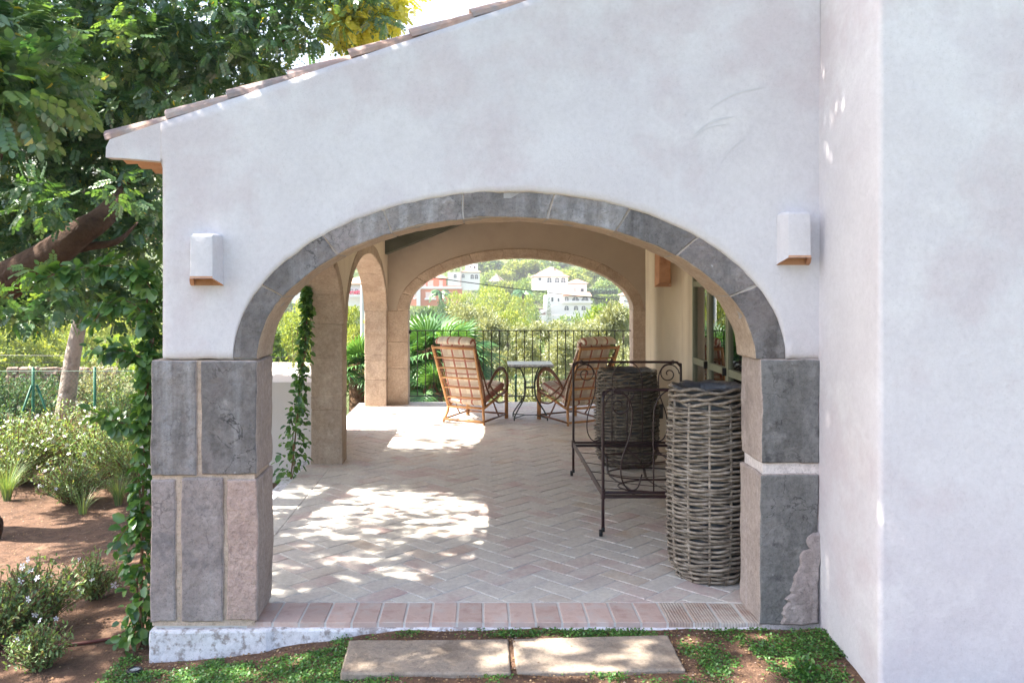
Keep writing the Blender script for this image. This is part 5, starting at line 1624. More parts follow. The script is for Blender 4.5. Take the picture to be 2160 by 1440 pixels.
def villa():
    Y = 245; k = Y / FPX
    t = thing('white_villa', 'white two-tier villa with arched windows and terracotta roofs in the far valley', 'house', (PX(1190, Y), Y, PZ(670, Y)))
    # upper tier (further up the slope), mid tier, lower tier
    x0, x1, zb, zt = house_body(t, 1126, 1198, 583, 612, Y + 10, 9, WHITEHOUSE)
    hip(t, x0, x1, Y + 10, Y + 19, zt, 2.2)
    hip(t, PX(1140, Y + 14), PX(1185, Y + 14), Y + 13, Y + 19, zt + 1.1, 1.9)
    r_ = part('chimney', MB().box((PX(1166, Y + 12), Y + 14, zt), (PX(1170, Y + 12), Y + 15, PZ(563, Y + 14))), WHITEHOUSE, t)
    for px in (1159, 1175, 1188): arch_window(t, PX(px, Y + 10), Y + 10, PZ(596, Y + 10), 10 * k, 11 * k)
    sq_window(t, PX(1139, Y + 10), Y + 10, PZ(591, Y + 10), 5 * k, 5 * k)
    x0, x1, zb, zt = house_body(t, 1158, 1238, 598, 632, Y + 5, 6, WHITEHOUSE)
    hip(t, PX(1200, Y + 5), x1, Y + 5.2, Y + 10, PZ(597, Y + 5), 1.2)
    sq_window(t, PX(1228, Y + 5), Y + 5, PZ(615, Y + 5), 6 * k, 6 * k); sq_window(t, PX(1212, Y + 5), Y + 5, PZ(615, Y + 5), 5 * k, 8 * k, SHUTTER); sq_window(t, PX(1182, Y + 5), Y + 5, PZ(615, Y + 5), 5 * k, 9 * k, SHUTTER)
    x0, x1, zb, zt = house_body(t, 1150, 1246, 623, 680, Y, 5.2, WHITEHOUSE)
    mb = MB(); xa, xb = PX(1186, Y), PX(1248, Y)
    mb.add([(xa, Y - .8, PZ(623, Y)), (xb, Y - .8, PZ(624, Y)), (xb, Y + 5, PZ(616, Y)), (xa, Y + 5, PZ(616, Y)), (xa, Y - .8, PZ(624.5, Y)), (xb, Y - .8, PZ(625.5, Y))], [(0, 1, 2, 3), (4, 5, 1, 0)])
    part('roof', mb, HROOF, t)
    for px in (1195, 1214, 1234): arch_window(t, PX(px, Y), Y, PZ(636, Y), (15 if px > 1200 else 9) * k, 10 * k)
    for px in (1195, 1215, 1231): arch_window(t, PX(px, Y), Y, PZ(654, Y), 9 * k, 9 * k)
    sq_window(t, PX(1165, Y), Y, PZ(636, Y), 4 * k, 9 * k); sq_window(t, PX(1178, Y), Y, PZ(636, Y), 3 * k, 7 * k)
    part('balcony', MB().box((PX(1186, Y), Y - .9, PZ(639, Y)), (PX(1249, Y), Y, PZ(637.5, Y))).box((PX(1186, Y), Y - .9, PZ(637.4, Y)), (PX(1249, Y), Y - .8, PZ(634, Y))), WHITEHOUSE, t)
    # flight of steps with a sloping parapet
    mb = MB(); v = []
    mb.prism([(PX(1118, Y), PZ(662, Y)), (PX(1138, Y), PZ(662, Y)), (PX(1175, Y), PZ(644, Y)), (PX(1175, Y), PZ(640, Y)), (PX(1160, Y), PZ(645, Y))], Y - 3, Y - 2.6)
    part('steps', mb, WHITEHOUSE, t)
    gw = part('garden_wall', MB().box((PX(1100, Y), Y - 5, PZ(690, Y)), (PX(1215, Y), Y - 4.6, PZ(663, Y))), WHITEHOUSE, None); tag(gw, 'low white garden wall in front of the white villa', 'wall')
    gw = part('terrace_wall', MB().box((PX(1106, Y), Y - 1, PZ(680, Y)), (PX(1150, Y), Y - .5, PZ(650, Y))), WALLSTONE, None); tag(gw, 'brownish retaining wall left of the white villa', 'wall')
villa()
def orange_house():
    Y = 215; k = Y / FPX
    t = thing('orange_house', 'orange stepped house with pale shutters beyond the palms', 'house', (PX(915, Y), Y, PZ(640, Y)))
    x0, x1, zb, zt = house_body(t, 858, 974, 607, 645, Y, 7, ORANGEHOUSE)
    part('parapet', MB().box((x0, Y - .5, PZ(609, Y)), (x1, Y - .1, PZ(604, Y))), WHITEHOUSE, t)
    x0, x1, zb, zt = house_body(t, 868, 940, 586, 607, Y + 4, 6, ORANGEHOUSE)
    hip(t, x0, x1, Y + 4, Y + 10, zt, 1.6)
    x0, x1, zb, zt = house_body(t, 936, 972, 603, 612, Y + 3.2, 3, ORANGEHOUSE)
    for px, w_ in ((908, 12), (896, 6), (930, 8)): sq_window(t, PX(px, Y + 4), Y + 4, PZ(603, Y + 4), w_ * k, 11 * k, SHUTTER)
    for px, w_, m_ in ((906, 16, SHUTTER), (880, 12, SHUTTER), (960, 8, DARKWIN), (948, 6, DARKWIN)): sq_window(t, PX(px, Y), Y, PZ(628, Y), w_ * k, 11 * k, m_)
    part('pillar', MB().box((PX(879, Y), Y - .8, PZ(645, Y)), (PX(887, Y), Y, PZ(609.2, Y))), WHITEHOUSE, t)
    part('balcony', MB().box((PX(896, Y), Y - 1, PZ(632, Y)), (PX(920, Y), Y - .2, PZ(628.5, Y))), WHITEHOUSE, t)
    part('air_conditioner', MB().box((PX(872, Y), Y - .4, PZ(631, Y)), (PX(877, Y), Y, PZ(627, Y))), WHITEHOUSE, t)
orange_house()
def upper_house():
    Y = 290; k = Y / FPX
    t = thing('white_house', 'white house with arcaded front on the slope above the orange house', 'house', (PX(975, Y), Y, PZ(610, Y)))
    x0, x1, zb, zt = house_body(t, 944, 1012, 574, 612, Y, 8, WHITEHOUSE)
    hip(t, PX(975, Y), x1, Y, Y + 8, zt + .1, 1.6)
    x0, x1, zb, zt = house_body(t, 982, 1008, 556, 576, Y + 6, 6, WHITEHOUSE)
    sq_window(t, PX(1001, Y + 6), Y + 6, PZ(569, Y + 6), 3 * k, 8 * k); sq_window(t, PX(992, Y + 6), Y + 6, PZ(569, Y + 6), 3 * k, 8 * k)
    for px in (960, 977): arch_window(t, PX(px, Y), Y, PZ(586, Y), 6 * k, 8 * k)
    for px in (996, 1005): arch_window(t, PX(px, Y), Y, PZ(588, Y), 7 * k, 9 * k)
    part('pillar', MB().box((PX(971, Y), Y - .6, PZ(612, Y)), (PX(973, Y), Y - .1, PZ(560, Y))), SHUTTER, t)
upper_house()
def arcade_house():
    Y = 150; k = Y / FPX
    t = thing('white_house', 'white house with dark arched windows and pink flowers, seen through the second arcade arch', 'house', (PX(745, Y), Y, PZ(640, Y)))
    x0, x1, zb, zt = house_body(t, 705, 800, 598, 655, Y, 8, WHITEHOUSE)
    hip(t, x0, x1, Y, Y + 8, zt, 1.3)
    for px in (720, 741, 752, 763, 780): arch_window(t, PX(px, Y), Y, PZ(617, Y), 6 * k, 8 * k)
    rg3 = np.random.default_rng(3)
    V, F, tone = clump_crown([(PX(745, Y), Y - .8, PZ(618.5, Y), 1.3, .4, .35), (PX(757, Y), Y - .8, PZ(617.5, Y), .8, .4, .4)], 500, .2, rg3)
    o = obj('bougainvillea', npmesh('bougainvillea', V, F, L_BOUG, rnd=tone)); tag(o, 'pink bougainvillea in front of the white house through the second arcade arch', 'bush')
    part('parapet', MB().box((x0, Y - 1.4, PZ(626, Y)), (x1, Y - 1.2, PZ(621, Y))), WHITEHOUSE, t)
arcade_house()
def left_houses():
    for (a, b, top, bot, Y, mat, lab) in ((615, 660, 600, 640, 230, WHITEHOUSE, 'white house at the tip of the first arcade arch, above the pines'),
                                     (1316, 1350, 622, 650, 240, WHITEHOUSE, 'white house at the right edge of the far arch'),
                                     (300, 335, 455, 510, 330, ORANGEHOUSE, 'pinkish house glimpsed through the foliage beside the wall corner'),
                                     (20, 80, 430, 480, 340, WHITEHOUSE, 'white house glimpsed through the tree at the far left')):
        t = thing('hillside_house', lab, 'house', (PX((a + b) / 2, Y), Y, PZ(bot, Y)))
        x0, x1, zb, zt = house_body(t, a, b, top, bot, Y, 7, mat); hip(t, x0, x1, Y, Y + 7, zt, 1.5)
        k = Y / FPX
        for q in (.3, .7): sq_window(t, x0 + (x1 - x0) * q, Y, PZ(top + 16, Y), 5 * k, 8 * k)
left_houses()
def hedge_():
    Y = 262; rg3 = np.random.default_rng(9)
    for (a, b, y0, y1, lab) in ((1238, 1304, 609, 623, 'clipped dark hedge right of the white villa'), (1255, 1310, 622, 635, 'lighter lower hedge right of the white villa')):
        x0, x1 = PX(a, Y), PX(b, Y); z0, z1 = PZ(y1, Y), PZ(y0, Y)
        n = 1800; pos = np.stack([rg3.uniform(x0, x1, n), Y + rg3.uniform(0, 2, n), rg3.uniform(z0 - 1, z1, n)], 1)
        D, S, U = rot_from(rg3.normal(size=(n, 3)), rg3.normal(size=(n, 3)))
        tv = np.array([(-.5, 0, 0), (0, .3, 0), (.5, 0, 0), (0, -.3, 0)]); V, F = place(tv, np.array([(0, 3, 2, 1)]), pos, D, S, U, np.full(n, .7))
        o = obj('hedge', npmesh('hedge', V, F, L_DARK if a < 1250 else L_MID, rnd=rg3.random(n))); tag(o, lab, 'hedge')
        Y = 250
hedge_()
def thatch():
    Y = 260; t = thing('thatched_shelter', 'brown thatched shelter between the two white houses', 'shelter', (PX(1045, Y), Y, PZ(598, Y)))
    mb = MB(); n = 14; x = PX(1048, Y); r = 2.6; z = PZ(578, Y)
    for i in range(n):
        a, b = 2 * math.pi * i / n, 2 * math.pi * (i + 1) / n; rr = r * (1 + .08 * (-1) ** i)
        mb.add([(x, Y, z), (x + rr * math.cos(a), Y + rr * math.sin(a), z - 2.1), (x + rr * math.cos(b), Y + rr * math.sin(b), z - 2.2)], [(0, 1, 2)])
    part('roof', mb, BARK_G, t)
    for a in (-1.6, 1.6): part('post', MB().box((x + a - .08, Y - 1, z - 4), (x + a + .08, Y - .84, z - 1.6)), BARK_G, t)
thatch()

# wire across the valley and the lamp post
y0, y1 = 40, 46
pts = []
for i in range(25):
    s = i / 24; a = P(820, 572, y0); b = P(1420, 645, y1); p = a.lerp(b, s); p.z -= .30 * 4 * s * (1 - s) * .35; pts.append(p)
o = part('overhead_wire', MB().tube(pts, .022, 5), BLACKP); tag(o, 'black overhead cable crossing the view in the far arch', 'cable')
# posts that carry it, hidden behind the piers
for px, py, Y, lab in ((820, 572, 40, 'left utility pole carrying the cable, behind the far pier'), (1420, 645, 46, 'right utility pole carrying the cable, behind the inner wall')):
    p = P(px, py, Y); o = part('utility_pole', MB().tube([(p.x, p.y, gz(p.x, p.y)), (p.x, p.y, p.z + .3)], [.12, .09], 8), CONCRETE); tag(o, lab, 'pole')
for (pa, pb, Y, lab) in ((P(-100, 748, 20), P(560, 745, 20), 20, 'upper thin wire crossing behind the left garden'), (P(-100, 765, 20), P(640, 752, 20), 20, 'lower thin wire crossing behind the left garden')):
    o = part('thin_wire', MB().tube([pa, (pa + pb) / 2 - Vector((0, 0, .05)), pb], .006, 4), IRON); tag(o, lab, 'wire')
lp = thing('lamp_post', 'tall pale lamp post with yellow stickers seen through the second arcade arch', 'post', (PX(764, 28), 28, -1.6))
part('pole', MB().tube([(PX(764, 28), 28, -1.7), (PX(764, 28), 28, 1.6)], .06, 10).tube([(PX(768, 28), 28.05, -1.7), (PX(768, 28), 28.05, 3.9)], .09, 10), POSTWHITE, lp)
part('sign', MB().box((PX(766, 27.8), 27.86, .35), (PX(770, 27.8), 27.88, .47)), YELLOWP, lp)
part('sign', MB().box((PX(766, 27.8), 27.86, -.55), (PX(770, 27.8), 27.88, -.43)), YELLOWP, lp)

# ---------------------------------------------------------------- garden walls
def stone_wall(name, label, x0, x1, y, zb, ht, n, cap=False, sz=.22):
    t = thing(name, label, 'wall', (x0, y, zb))
    part('core', MB().box((x0, y + .08, zb - .3), (x1, y + .30, zb + ht - .05)), MORTAR, t)
    z = zb - .1; r = 0
    cnt = 0; rest = MB()
    while z < zb + ht:
        hh = sz * random.uniform(.55, .8); x = x0 + random.uniform(-.1, .0)
        while x < x1:
            ww = sz * random.uniform(.8, 1.7)
            b = warpblock(lambda u, v, k: Vector((x + .01 + (ww - .02) * u, y + .1 * random.random() * 0 + .12 * k, z + .008 + (hh - .016) * v)), 1, 1, 1, cham=.03, rough=.03, seed=random.random() * 99)
            cnt += 1
            if cnt <= 120: part('stone', b, WALLSTONE, t)
            else: rest.add(b.v, b.f)
            x += ww
        z += hh
    if rest.v: part('stones', rest, WALLSTONE, t, kind='stuff')
stone_wall('stone_wall', 'pinkish dry stone wall behind the wire fence on the left', PX(15, 17), PX(225, 17), 17, PZ(850, 17), PZ(784, 17) - PZ(850, 17), 0, sz=.24)
w1 = part('boundary_wall', MB().box((PX(1130, 24), 24, -2.6), (PX(1500, 24), 24.25, PZ(768, 24)), 0), mottled('salmon_wall', [(.60, .42, .33), (.68, .50, .40)], 2, .9, .3, .01, 20)); tag(w1, 'low salmon-coloured boundary wall behind the right armchair', 'wall')
# planter wall outside the first arcade arch
mb = MB()
yw = 8.05
zt = PZ(806, yw)
mb.add([(-3.2, yw, -.5), (GX0 + .01, yw, -.5), (GX0 + .01, yw, zt), (-3.2, yw, zt), (-3.2, yw + 1.6, -.5), (GX0 + .01, yw + 1.6, -.5), (GX0 + .01, yw + 1.6, zt + .04), (-3.2, yw + 1.6, zt + .04)],
    [(0, 1, 2, 3), (5, 4, 7, 6), (3, 2, 6, 7), (4, 0, 3, 7), (1, 5, 6, 2)])
o = part('planter_wall', mb, PLASTER_OUT); tag(o, 'cream rendered garden wall outside the first arcade arch', 'wall')

# ---------------------------------------------------------------- wire fences
def fence(label, x0, x1, y, zb, h, posts, brace=None):
    t = thing('wire_fence', label, 'fence', (x0, y, zb))
    for px in posts: part('post', MB().tube([(px, y, zb - .2), (px, y, zb + h + .05)], .019, 8), FENCE_GREEN, t, smooth=True)
    if brace is not None:
        for s, dy in ((-1, -.1), (1, .15)): part('brace', MB().tube([(brace + s * .30, y + dy, zb - .1), (brace + s * .02, y + .02 * s, zb + h * .82)], .016, 8), FENCE_GREEN, t, smooth=True)
    # chain link: two families of slanted wires, slim three-sided rods
    mb = MB(); sp = .055; L = x1 - x0; k = int((L + h) / sp)
    for i in range(k):
        for s in (1, -1):
            a = -h + i * sp; b = a + h; za, zb_ = 0, h
            if a < 0: za = -a; a = 0
            if b > L: zb_ = h - (b - L); b = L
            if za >= zb_: continue
            xa, xb = (x0 + a, x0 + b) if s == 1 else (x1 - a, x1 - b)
            r = .0013; yy = y - .022 + .004 * s
            mb.add([(xa - r, yy, zb + za), (xa + r, yy, zb + za), (xa, yy + r, zb + za), (xb - r, yy, zb + zb_), (xb + r, yy, zb + zb_), (xb, yy + r, zb + zb_)], [(0, 1, 4, 3), (1, 2, 5, 4), (2, 0, 3, 5)])
    part('chain_link', mb, FENCE_GREEN, t, kind='stuff')
    part('line_wire', MB().tube([(x0, y - .02, zb + h), (x1, y - .02, zb + h)], .003, 4).tube([(x0, y - .02, zb + .05), (x1, y - .02, zb + .05)], .003, 4), FENCE_GREEN, t)
YF_ = 10.9; zb = PZ(948, YF_)
fence('green chain link fence with braced post at the back of the left garden', PX(-150, YF_), PX(345, YF_), YF_, zb, PZ(782, YF_) - zb, [PX(-60, YF_), PX(70, YF_), PX(200, YF_)], PX(72, YF_))
zb = PZ(858, 15.0)
fence('green chain link fence below the terrace, seen through the railing', PX(700, 15.0), PX(1400, 15.0), 15.0, zb - .1, PZ(795, 15) - zb + .1, [PX(744, 15), PX(948, 15), PX(1088, 15), PX(1250, 15)])

# ---------------------------------------------------------------- vines
def leaf_cloud(name, pts, n, spread, size, mat, rg, droop=.5, parent=None, org=(0, 0, 0), tmpl=None):
    pts = np.array([tuple(p) for p in pts]); idx = rg.integers(0, len(pts) - 1, n); f = rg.random((n, 1))
    pos = pts[idx] * (1 - f) + pts[idx + 1] * f
    sp = spread[idx][:, None] if hasattr(spread, '__len__') else spread
    d = rg.normal(size=(n, 3)); d /= np.linalg.norm(d, axis=1, keepdims=True)
    pos = pos + d * sp * rg.random((n, 1)) ** .5
    dd = d + rg.normal(size=(n, 3)) * .5; dd[:, 2] -= droop; dd[:, 1] -= .25
    D, S, U = rot_from(dd, np.tile([[0, 0, 1.0]], (n, 1)) + rg.normal(size=(n, 3)) * .4)
    tv, tf = tmpl or leaflet(.36, .10, .22)
    V, F = place(tv, tf, pos - np.array(org), D, S, U, size * (.55 + .8 * rg.random(n)))
    o = obj(name, npmesh(name, V, F, mat, rnd=np.repeat(rg.random(n), len(tf))), parent, kind='stuff')
    return o
rgv = np.random.default_rng(31)
def vine(label, path, n, spread, size, side=None):
    t = thing('climbing_vine', label, 'vine', path[0])
    sp = spline(path, 6)
    part('stem', MB().tube(sp, .007, 6), STEM, t, smooth=True)
    sp2 = [p + Vector((.02 * math.sin(i * .7), -.01, 0)) for i, p in enumerate(sp)]
    part('stem', MB().tube(sp2, .005, 6), STEM, t, smooth=True)
    leaf_cloud('foliage', sp, n, np.interp(np.arange(len(sp)), np.linspace(0, len(sp) - 1, len(spread)), spread), size, L_VINE, rgv, parent=t, org=t.location)
    if side:
        for pth, m_ in side:
            q = spline(pth, 5); part('tendril', MB().tube(q, .003, 5), STEM, t); leaf_cloud('foliage', q, m_, .035, size * 1.25, L_VINE, rgv, parent=t, org=t.location)
YV = 4.30
vine('leafy vine climbing the outer edge of the left front pier', [P(290, 1375, YV), P(298, 1250, YV), P(300, 1100, YV), P(305, 950, YV), P(312, 800, YV), P(318, 700, YV + .1), P(320, 600, YV + .2)],
     1000, [.11, .10, .060, .045, .045, .05, .045], .050,
     side=[([P(305, 900, YV), P(250, 890, YV), P(195, 870, YV)], 60), ([P(312, 760, YV), P(260, 740, YV), P(190, 735, YV)], 60), ([P(318, 690, YV), P(280, 640, YV), P(230, 640, YV), P(190, 690, YV)], 90), ([P(298, 1080, YV), P(262, 1120, YV), P(235, 1160, YV)], 40), ([P(320, 610, YV), P(290, 575, YV), P(230, 560, YV), P(150, 570, YV), P(80, 590, YV)], 220)])
YV = 7.62
vine('slender vine climbing the outer edge of the second arcade pier', [P(612, 1020, 7.3), P(622, 930, 7.4), P(630, 850, 7.5), P(640, 760, YV), P(646, 690, YV), P(648, 640, YV), P(646, 610, YV)],
     640, [.17, .13, .06, .06, .03, .022, .015], .058)

# ---------------------------------------------------------------- shrubs and ground plants
def shrub(label, x, y, h, r, n_st, leaf, mat, flowers=0, seed=0, cat='shrub', lpst=26, name='flowering_shrub'):
    rg2 = np.random.default_rng(seed); z = gz(x, y); t = thing(name, label, cat, (x, y, z), 0, 'loose shrubs in the left bed')
    mb = MB(); tips = []; LP = []; 
    for i in range(n_st):
        a = rg2.random() * 6.28; rr = r * rg2.random() ** .6; hh = h * rg2.uniform(.55, 1.05) * (1 - .35 * rr / r)
        p0 = Vector((.15 * rr * math.cos(a), .15 * rr * math.sin(a), 0)); p1 = Vector((.55 * rr * math.cos(a), .55 * rr * math.sin(a), hh * .6)); p2 = Vector((rr * math.cos(a), rr * math.sin(a), hh))
        q = spline([p0, p1, p2], 4); mb.tube(q, [.0028] * len(q), 3, cap=False); tips.append(p2)
        for k in range(lpst):
            s = .15 + .85 * rg2.random(); j = min(len(q) - 2, int(s * (len(q) - 1))); f = s * (len(q) - 1) - j; LP.append(tuple(q[j].lerp(q[j + 1], f)))
    lpart('stem', mb, STEM, t, kind='stuff')
    pos = np.array(LP); n = len(pos); d = rg2.normal(size=(n, 3)); d[:, 2] += .3
    D, S, U = rot_from(d, np.tile([[0, 0, 1.0]], (n, 1)) + rg2.normal(size=(n, 3)) * .4)
    tv, tf = leaflet(.20, .06, .1); pos = pos + rg2.normal(size=(n, 3)) * .012
    V, F = place(tv, tf, pos, D, S, U, leaf * (.6 + .7 * rg2.random(n)))
    obj('foliage', npmesh('foliage', V, F, mat, rnd=np.repeat(rg2.random(n), len(tf))), t, kind='stuff')
    if flowers:
        fm = MB()
        for k in range(5):
            a = 2 * math.pi * k / 5; c_, s_ = math.cos(a), math.sin(a); b_ = .38
            fm.add([(0, 0, 0), (.016 * math.cos(a - b_), .016 * math.sin(a - b_), .004), (.022 * c_, .022 * s_, .002), (.016 * math.cos(a + b_), .016 * math.sin(a + b_), .004)], [(0, 1, 2, 3)])
        me = fm.mesh('flower', WHITEPET)
        for i in range(flowers):
            tip = tips[int(rg2.integers(0, len(tips)))]; f = obj('flower', me, t)
            f.location = tip + Vector(rg2.normal(size=3)) * .02 + Vector((0, 0, .01)); f.rotation_euler = (rg2.uniform(.4, 1.9), 0, rg2.uniform(-1, 1)); s = rg2.uniform(.7, 1.2); f.scale = (s, s, s)
    return t
SH = [
 # px of centre, distance, height, radius, stems, leaf, flowers, label
 (35, 8.7, .80, .70, 230, .034, 40, 'feathery white-flowered shrub at the far left edge, behind the bare soil'),
 (125, 9.1, .84, .70, 230, .034, 44, 'feathery white-flowered shrub in front of the braced fence post'),
 (215, 8.8, .76, .62, 210, .036, 26, 'white-flowered shrub in front of the second fence post'),
 (295, 8.5, .70, .50, 150, .036, 8, 'shrub between the fence post and the vine on the pier'),
 (150, 7.9, .46, .42, 130, .028, 12, 'low flowering plant sprawling onto the bare soil'),
 (75, 4.62, .42, .26, 130, .028, 10, 'bright green flowering shrub at the lower left of the picture'),
 (-10, 4.45, .44, .30, 120, .028, 8, 'green shrub cut by the lower left edge of the picture'),
 (195, 5.1, .30, .22, 70, .026, 5, 'small shrub between the bright shrub and the pier vine'),
 (80, 4.10, .24, .17, 80, .022, 3, 'small feathery plant at the bottom left'),
]
for i, (px, Y, h, r, ns, lf, fl, lab) in enumerate(SH):
    shrub(lab, PX(px, Y), Y, h, r, ns, lf, L_SHRUB, fl, seed=100 + i)
def grass_tuft(label, px, Y, n, L, mat=L_SHRUB, seed=0):
    rg2 = np.random.default_rng(seed); x = PX(px, Y); z = gz(x, Y); t = thing('grass_tuft', label, 'grass tuft', (x, Y, z), 0, 'grass tufts in the left bed')
    V = []; F = []
    for i in range(n):
        a = rg2.random() * 6.28; l = L * rg2.uniform(.6, 1.1); ln = rg2.uniform(.2, .9); sd = Vector((-math.sin(a), math.cos(a), 0)) * .0028
        for k in range(5):
            s = k / 4; p = Vector((math.cos(a) * l * ln * s * s + .03 * math.cos(a), math.sin(a) * l * ln * s * s + .03 * math.sin(a), l * (s - .45 * ln * s * s))); w_ = 1 - s * .9
            V += [tuple(p - sd * w_), tuple(p + sd * w_)]
        b = i * 10
        for k in range(4): F.append((b + 2 * k, b + 2 * k + 1, b + 2 * k + 3, b + 2 * k + 2))
    obj('blades', npmesh('blades', np.array(V), np.array(F), mat, rnd=np.repeat(rg2.random(n), 4)), t, kind='stuff')
grass_tuft('arching grass tuft at the far left edge of the soil', 15, 8.0, 170, .50, seed=1)
grass_tuft('thin grass tuft beside the bare soil, left of the vine', 175, 7.5, 40, .32, seed=2)
grass_tuft('dark grass tuft close to the vine-covered pier', 250, 7.8, 150, .42, seed=3)
shrub('pale twiggy bush leaning over the dry stone wall', PX(215, 16.2), 16.2, 1.2, .9, 120, .05, L_OLIVE, 0, seed=59, name='bush', lpst=40)
shrub('dark bush at the foot of the dry stone wall, left of the trunk', PX(95, 15.6), 15.6, 1.0, .9, 150, .05, L_DARK, 0, seed=60, name='bush', lpst=40)
shrub('dense dark bush behind the left fence', PX(20, 12.6), 12.6, 1.05, .95, 200, .055, L_DARK, 0, seed=55, name='bush', lpst=40)
shrub('green bush behind the fence, right of the leaning trunk', PX(250, 12.4), 12.4, .95, .9, 190, .05, L_SHRUB, 0, seed=56, name='bush', lpst=34)
shrub('pale green bush on top of the garden wall beside the vine', PX(628, 9.2), 9.2, .85 + .7, .28, 60, .04, L_MID, 0, seed=57, name='bush', lpst=34)
# low plants below the terrace, beyond the railing
for i, (px, lab) in enumerate([(900, 'leafy bush below the terrace edge, left'), (985, 'leafy bush behind the left armchair legs'), (1130, 'sunlit bush below the marble table'), (1215, 'sunlit bush behind the right armchair'), (1300, 'sunlit bush at the right end of the railing')]):
    shrub(lab, PX(px, 16.5), 16.5, 1.0, .75, 110, .05, L_OLIVE if i > 1 else L_MID, 0, seed=70 + i, name='bush', lpst=40)

# ground cover of clover in front of the step
def clover():
    rg2 = np.random.default_rng(77); pts = []
    while len(pts) < 27000:
        x = rg2.uniform(-1.75, 1.75); y = rg2.uniform(3.45, 4.17)
        # keep off pavers / step
        z = gz(x, y); px = x / y * FPX + VPX; py = VPY - (z - EYE) / y * FPX
        m_ = noise.noise(Vector((x * 2.6, y * 3.2, 4))) + .6 * noise.noise(Vector((x * 8, y * 8, 1)))
        m_ += .26 * (x < -.6) + .06 * (x > .95) 
        if .0 < x < .85 and y > 4.05: m_ += .35
        if y > 4.02 and x < -.45: m_ -= .5
        if m_ + rg2.normal() * .13 < .12: continue
        if -.60 < x < .92 and 3.68 < y < 4.045: continue
        if y > FY - .03 and -1.6 < x: continue
        pts.append((x, y, z + rg2.uniform(-.002, .014)))
    pos = np.array(pts); n = len(pos)
    d = rg2.normal(size=(n, 3)); d[:, 2] = np.abs(d[:, 2]) * .5
    D, S, U = rot_from(d, np.tile([[0, 0, 1.0]], (n, 1)) + rg2.normal(size=(n, 3)) * .25)
    tv = np.array([(0, 0, 0), (.5, .45, .12), (1, 0, .02), (.5, -.45, .12)]); V, F = place(tv, np.array([(0, 3, 2, 1)]), pos, D, S, U, .0115 * (.5 + .9 * rg2.random(n)))
    o = obj('ground_cover', npmesh('ground_cover', V, F, L_GRASS, rnd=rg2.random(n)), None, kind='stuff'); tag(o, 'patchy bright green clover around the stepping slabs', 'ground cover')
    # dry leaves and crumbs of soil
    n = 7200; x = np.concatenate([rg2.uniform(-1.7, 1.7, 4600), rg2.uniform(-4.5, -1.6, 2600)]); y = np.concatenate([rg2.uniform(3.4, 4.13, 4600), 3.8 + 5.2 * rg2.random(2600)])
    z = np.array([gz(a, b) + .004 for a, b in zip(x, y)]); pos = np.stack([x, y, z], 1)
    D, S, U = rot_from(rg2.normal(size=(n, 3)) * np.array([1, 1, .15]), np.tile([[0, 0, 1.0]], (n, 1)) + rg2.normal(size=(n, 3)) * .3)
    tv = np.array([(0, 0, 0), (.5, .32, .15), (1, 0, 0), (.5, -.32, .15)]); V, F = place(tv, np.array([(0, 3, 2, 1)]), pos, D, S, U, .013 * (.4 + 1.1 * rg2.random(n)))
    o = obj('leaf_litter', npmesh('leaf_litter', V, F, L_DRY, rnd=rg2.random(n)), None, kind='stuff'); tag(o, 'dry leaves scattered over the reddish soil', 'leaf litter')
    # pebbles
    V = []; F = []
    for i in range(900):
        a, b = (rg2.uniform(-1.7, 1.7), rg2.uniform(3.4, 4.13)) if i < 500 else (rg2.uniform(-4.5, -1.6), rg2.uniform(4, 8.5))
        s = rg2.uniform(.003, .009); z_ = gz(a, b) + s * .4; k = len(V)
        V += [(a + s, b, z_), (a, b + s * .8, z_), (a - s, b, z_), (a, b - s * .9, z_), (a, b, z_ + s * .7), (a, b, z_ - s)]
        F += [(k, k + 1, k + 4), (k + 1, k + 2, k + 4), (k + 2, k + 3, k + 4), (k + 3, k, k + 4)]
    o = obj('pebbles', npmesh('pebbles', np.array(V), np.array(F), WALLSTONE, rnd=rg2.random(len(F))), None, kind='stuff'); tag(o, 'small pebbles and soil crumbs in the beds', 'pebbles')
clover()
# low weeds on the right
shrub('small light green weed by the foot of the right wall', 1.42, 3.72, .07, .06, 22, .03, L_GRASS, 0, seed=90, name='weed', cat='weed', lpst=12)

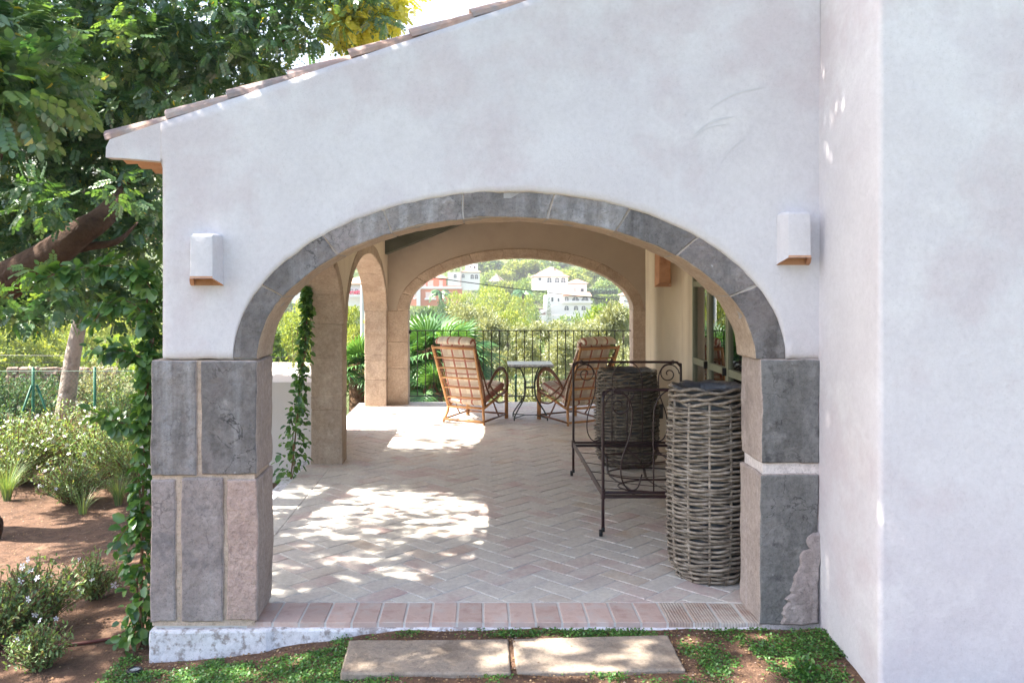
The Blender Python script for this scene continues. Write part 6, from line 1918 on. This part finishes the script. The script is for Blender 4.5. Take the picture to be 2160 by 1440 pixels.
# ---------------------------------------------------------------- stepping slabs, hose, spotlight, pot
def slab(label, c, seed):
    mb = MB()
    def fn(u, v, w_):
        a = Vector(c[0]).lerp(Vector(c[1]), u); b = Vector(c[3]).lerp(Vector(c[2]), u); p = a.lerp(b, w_); return p + Vector((0, 0, -.04 + .04 * v))
    b = warpblock(fn, 16, 2, 9, cham=.008, rough=.0025, seed=seed, big=.002)
    o = part('stepping_slab', b, SLAB); tag(o, label, 'paving slab', 'stone slabs in front of the porch')
zs_ = -.020
def G(px, py):
    Y = (EYE - zs_) * FPX / (py - VPY); return (PX(px, Y), Y, zs_)
slab('grey left stepping slab in front of the porch step', (G(718, 1418), G(1077, 1418), G(1073, 1346), G(737, 1348)), 1)
slab('warm brown right stepping slab in front of the porch step', (G(1090, 1416), G(1446, 1411), G(1409, 1338), G(1081, 1345)), 2)
hp = [(PX(-20, 4.3), 4.35, 0), (PX(80, 4.3), 4.36, 0), (PX(170, 4.3), 4.36, 0), (PX(240, 4.3), 4.42, 0), (PX(290, 4.4), 4.5, 0), (PX(330, 4.6), 4.7, 0)]
hp = [Vector((a, b, gz(a, b) + .010)) for a, b, _ in hp]
o = part('garden_hose', MB().tube(hp, .009, 8, smooth=6), HOSE, smooth=True); tag(o, 'dark reddish irrigation hose lying on the soil by the left pier', 'hose')
x, y = PX(284, 4.02), 4.02; z = gz(x, y)
t = thing('ground_spotlight', 'small round black spotlight sunk in the soil at the lower left', 'lamp', (x, y, z))
lpart('housing', MB().lathe([(.032, -.01), (.036, .012), (.034, .018), (.026, .020), (.024, .014)], 20), BLACKP, t, smooth=True)
lpart('lens', MB().lathe([(.0005, .0145), (.025, .0145)], 20), LENS, t)
x, y = PX(-14, 6.75), 6.75; z = gz(x, y)
t = thing('clay_pot', 'dark brown pot just entering the picture at the left edge', 'pot', (x, y, z))
lpart('body', MB().lathe([(.001, 0), (.05, 0), (.066, .05), (.072, .11), (.066, .15), (.05, .165), (.052, .172), (.044, .172), (.04, .12), (.001, .12)], 24), BARK, t, smooth=True)

# ---------------------------------------------------------------- light summer haze over the valley
hz = bpy.data.materials.new('haze'); hz.use_nodes = True; n = hz.node_tree
for x in list(n.nodes): n.nodes.remove(x)
pv = n.nodes.new('ShaderNodeVolumePrincipled'); out = n.nodes.new('ShaderNodeOutputMaterial'); n.links.new(pv.outputs[0], out.inputs['Volume'])
pv.inputs['Color'].default_value = (.93, .95, 1, 1); pv.inputs['Density'].default_value = .0005; pv.inputs['Anisotropy'].default_value = .3
part('haze', MB().box((-2200, -60, -22), (2200, 960, 250)), hz, kind='stuff')
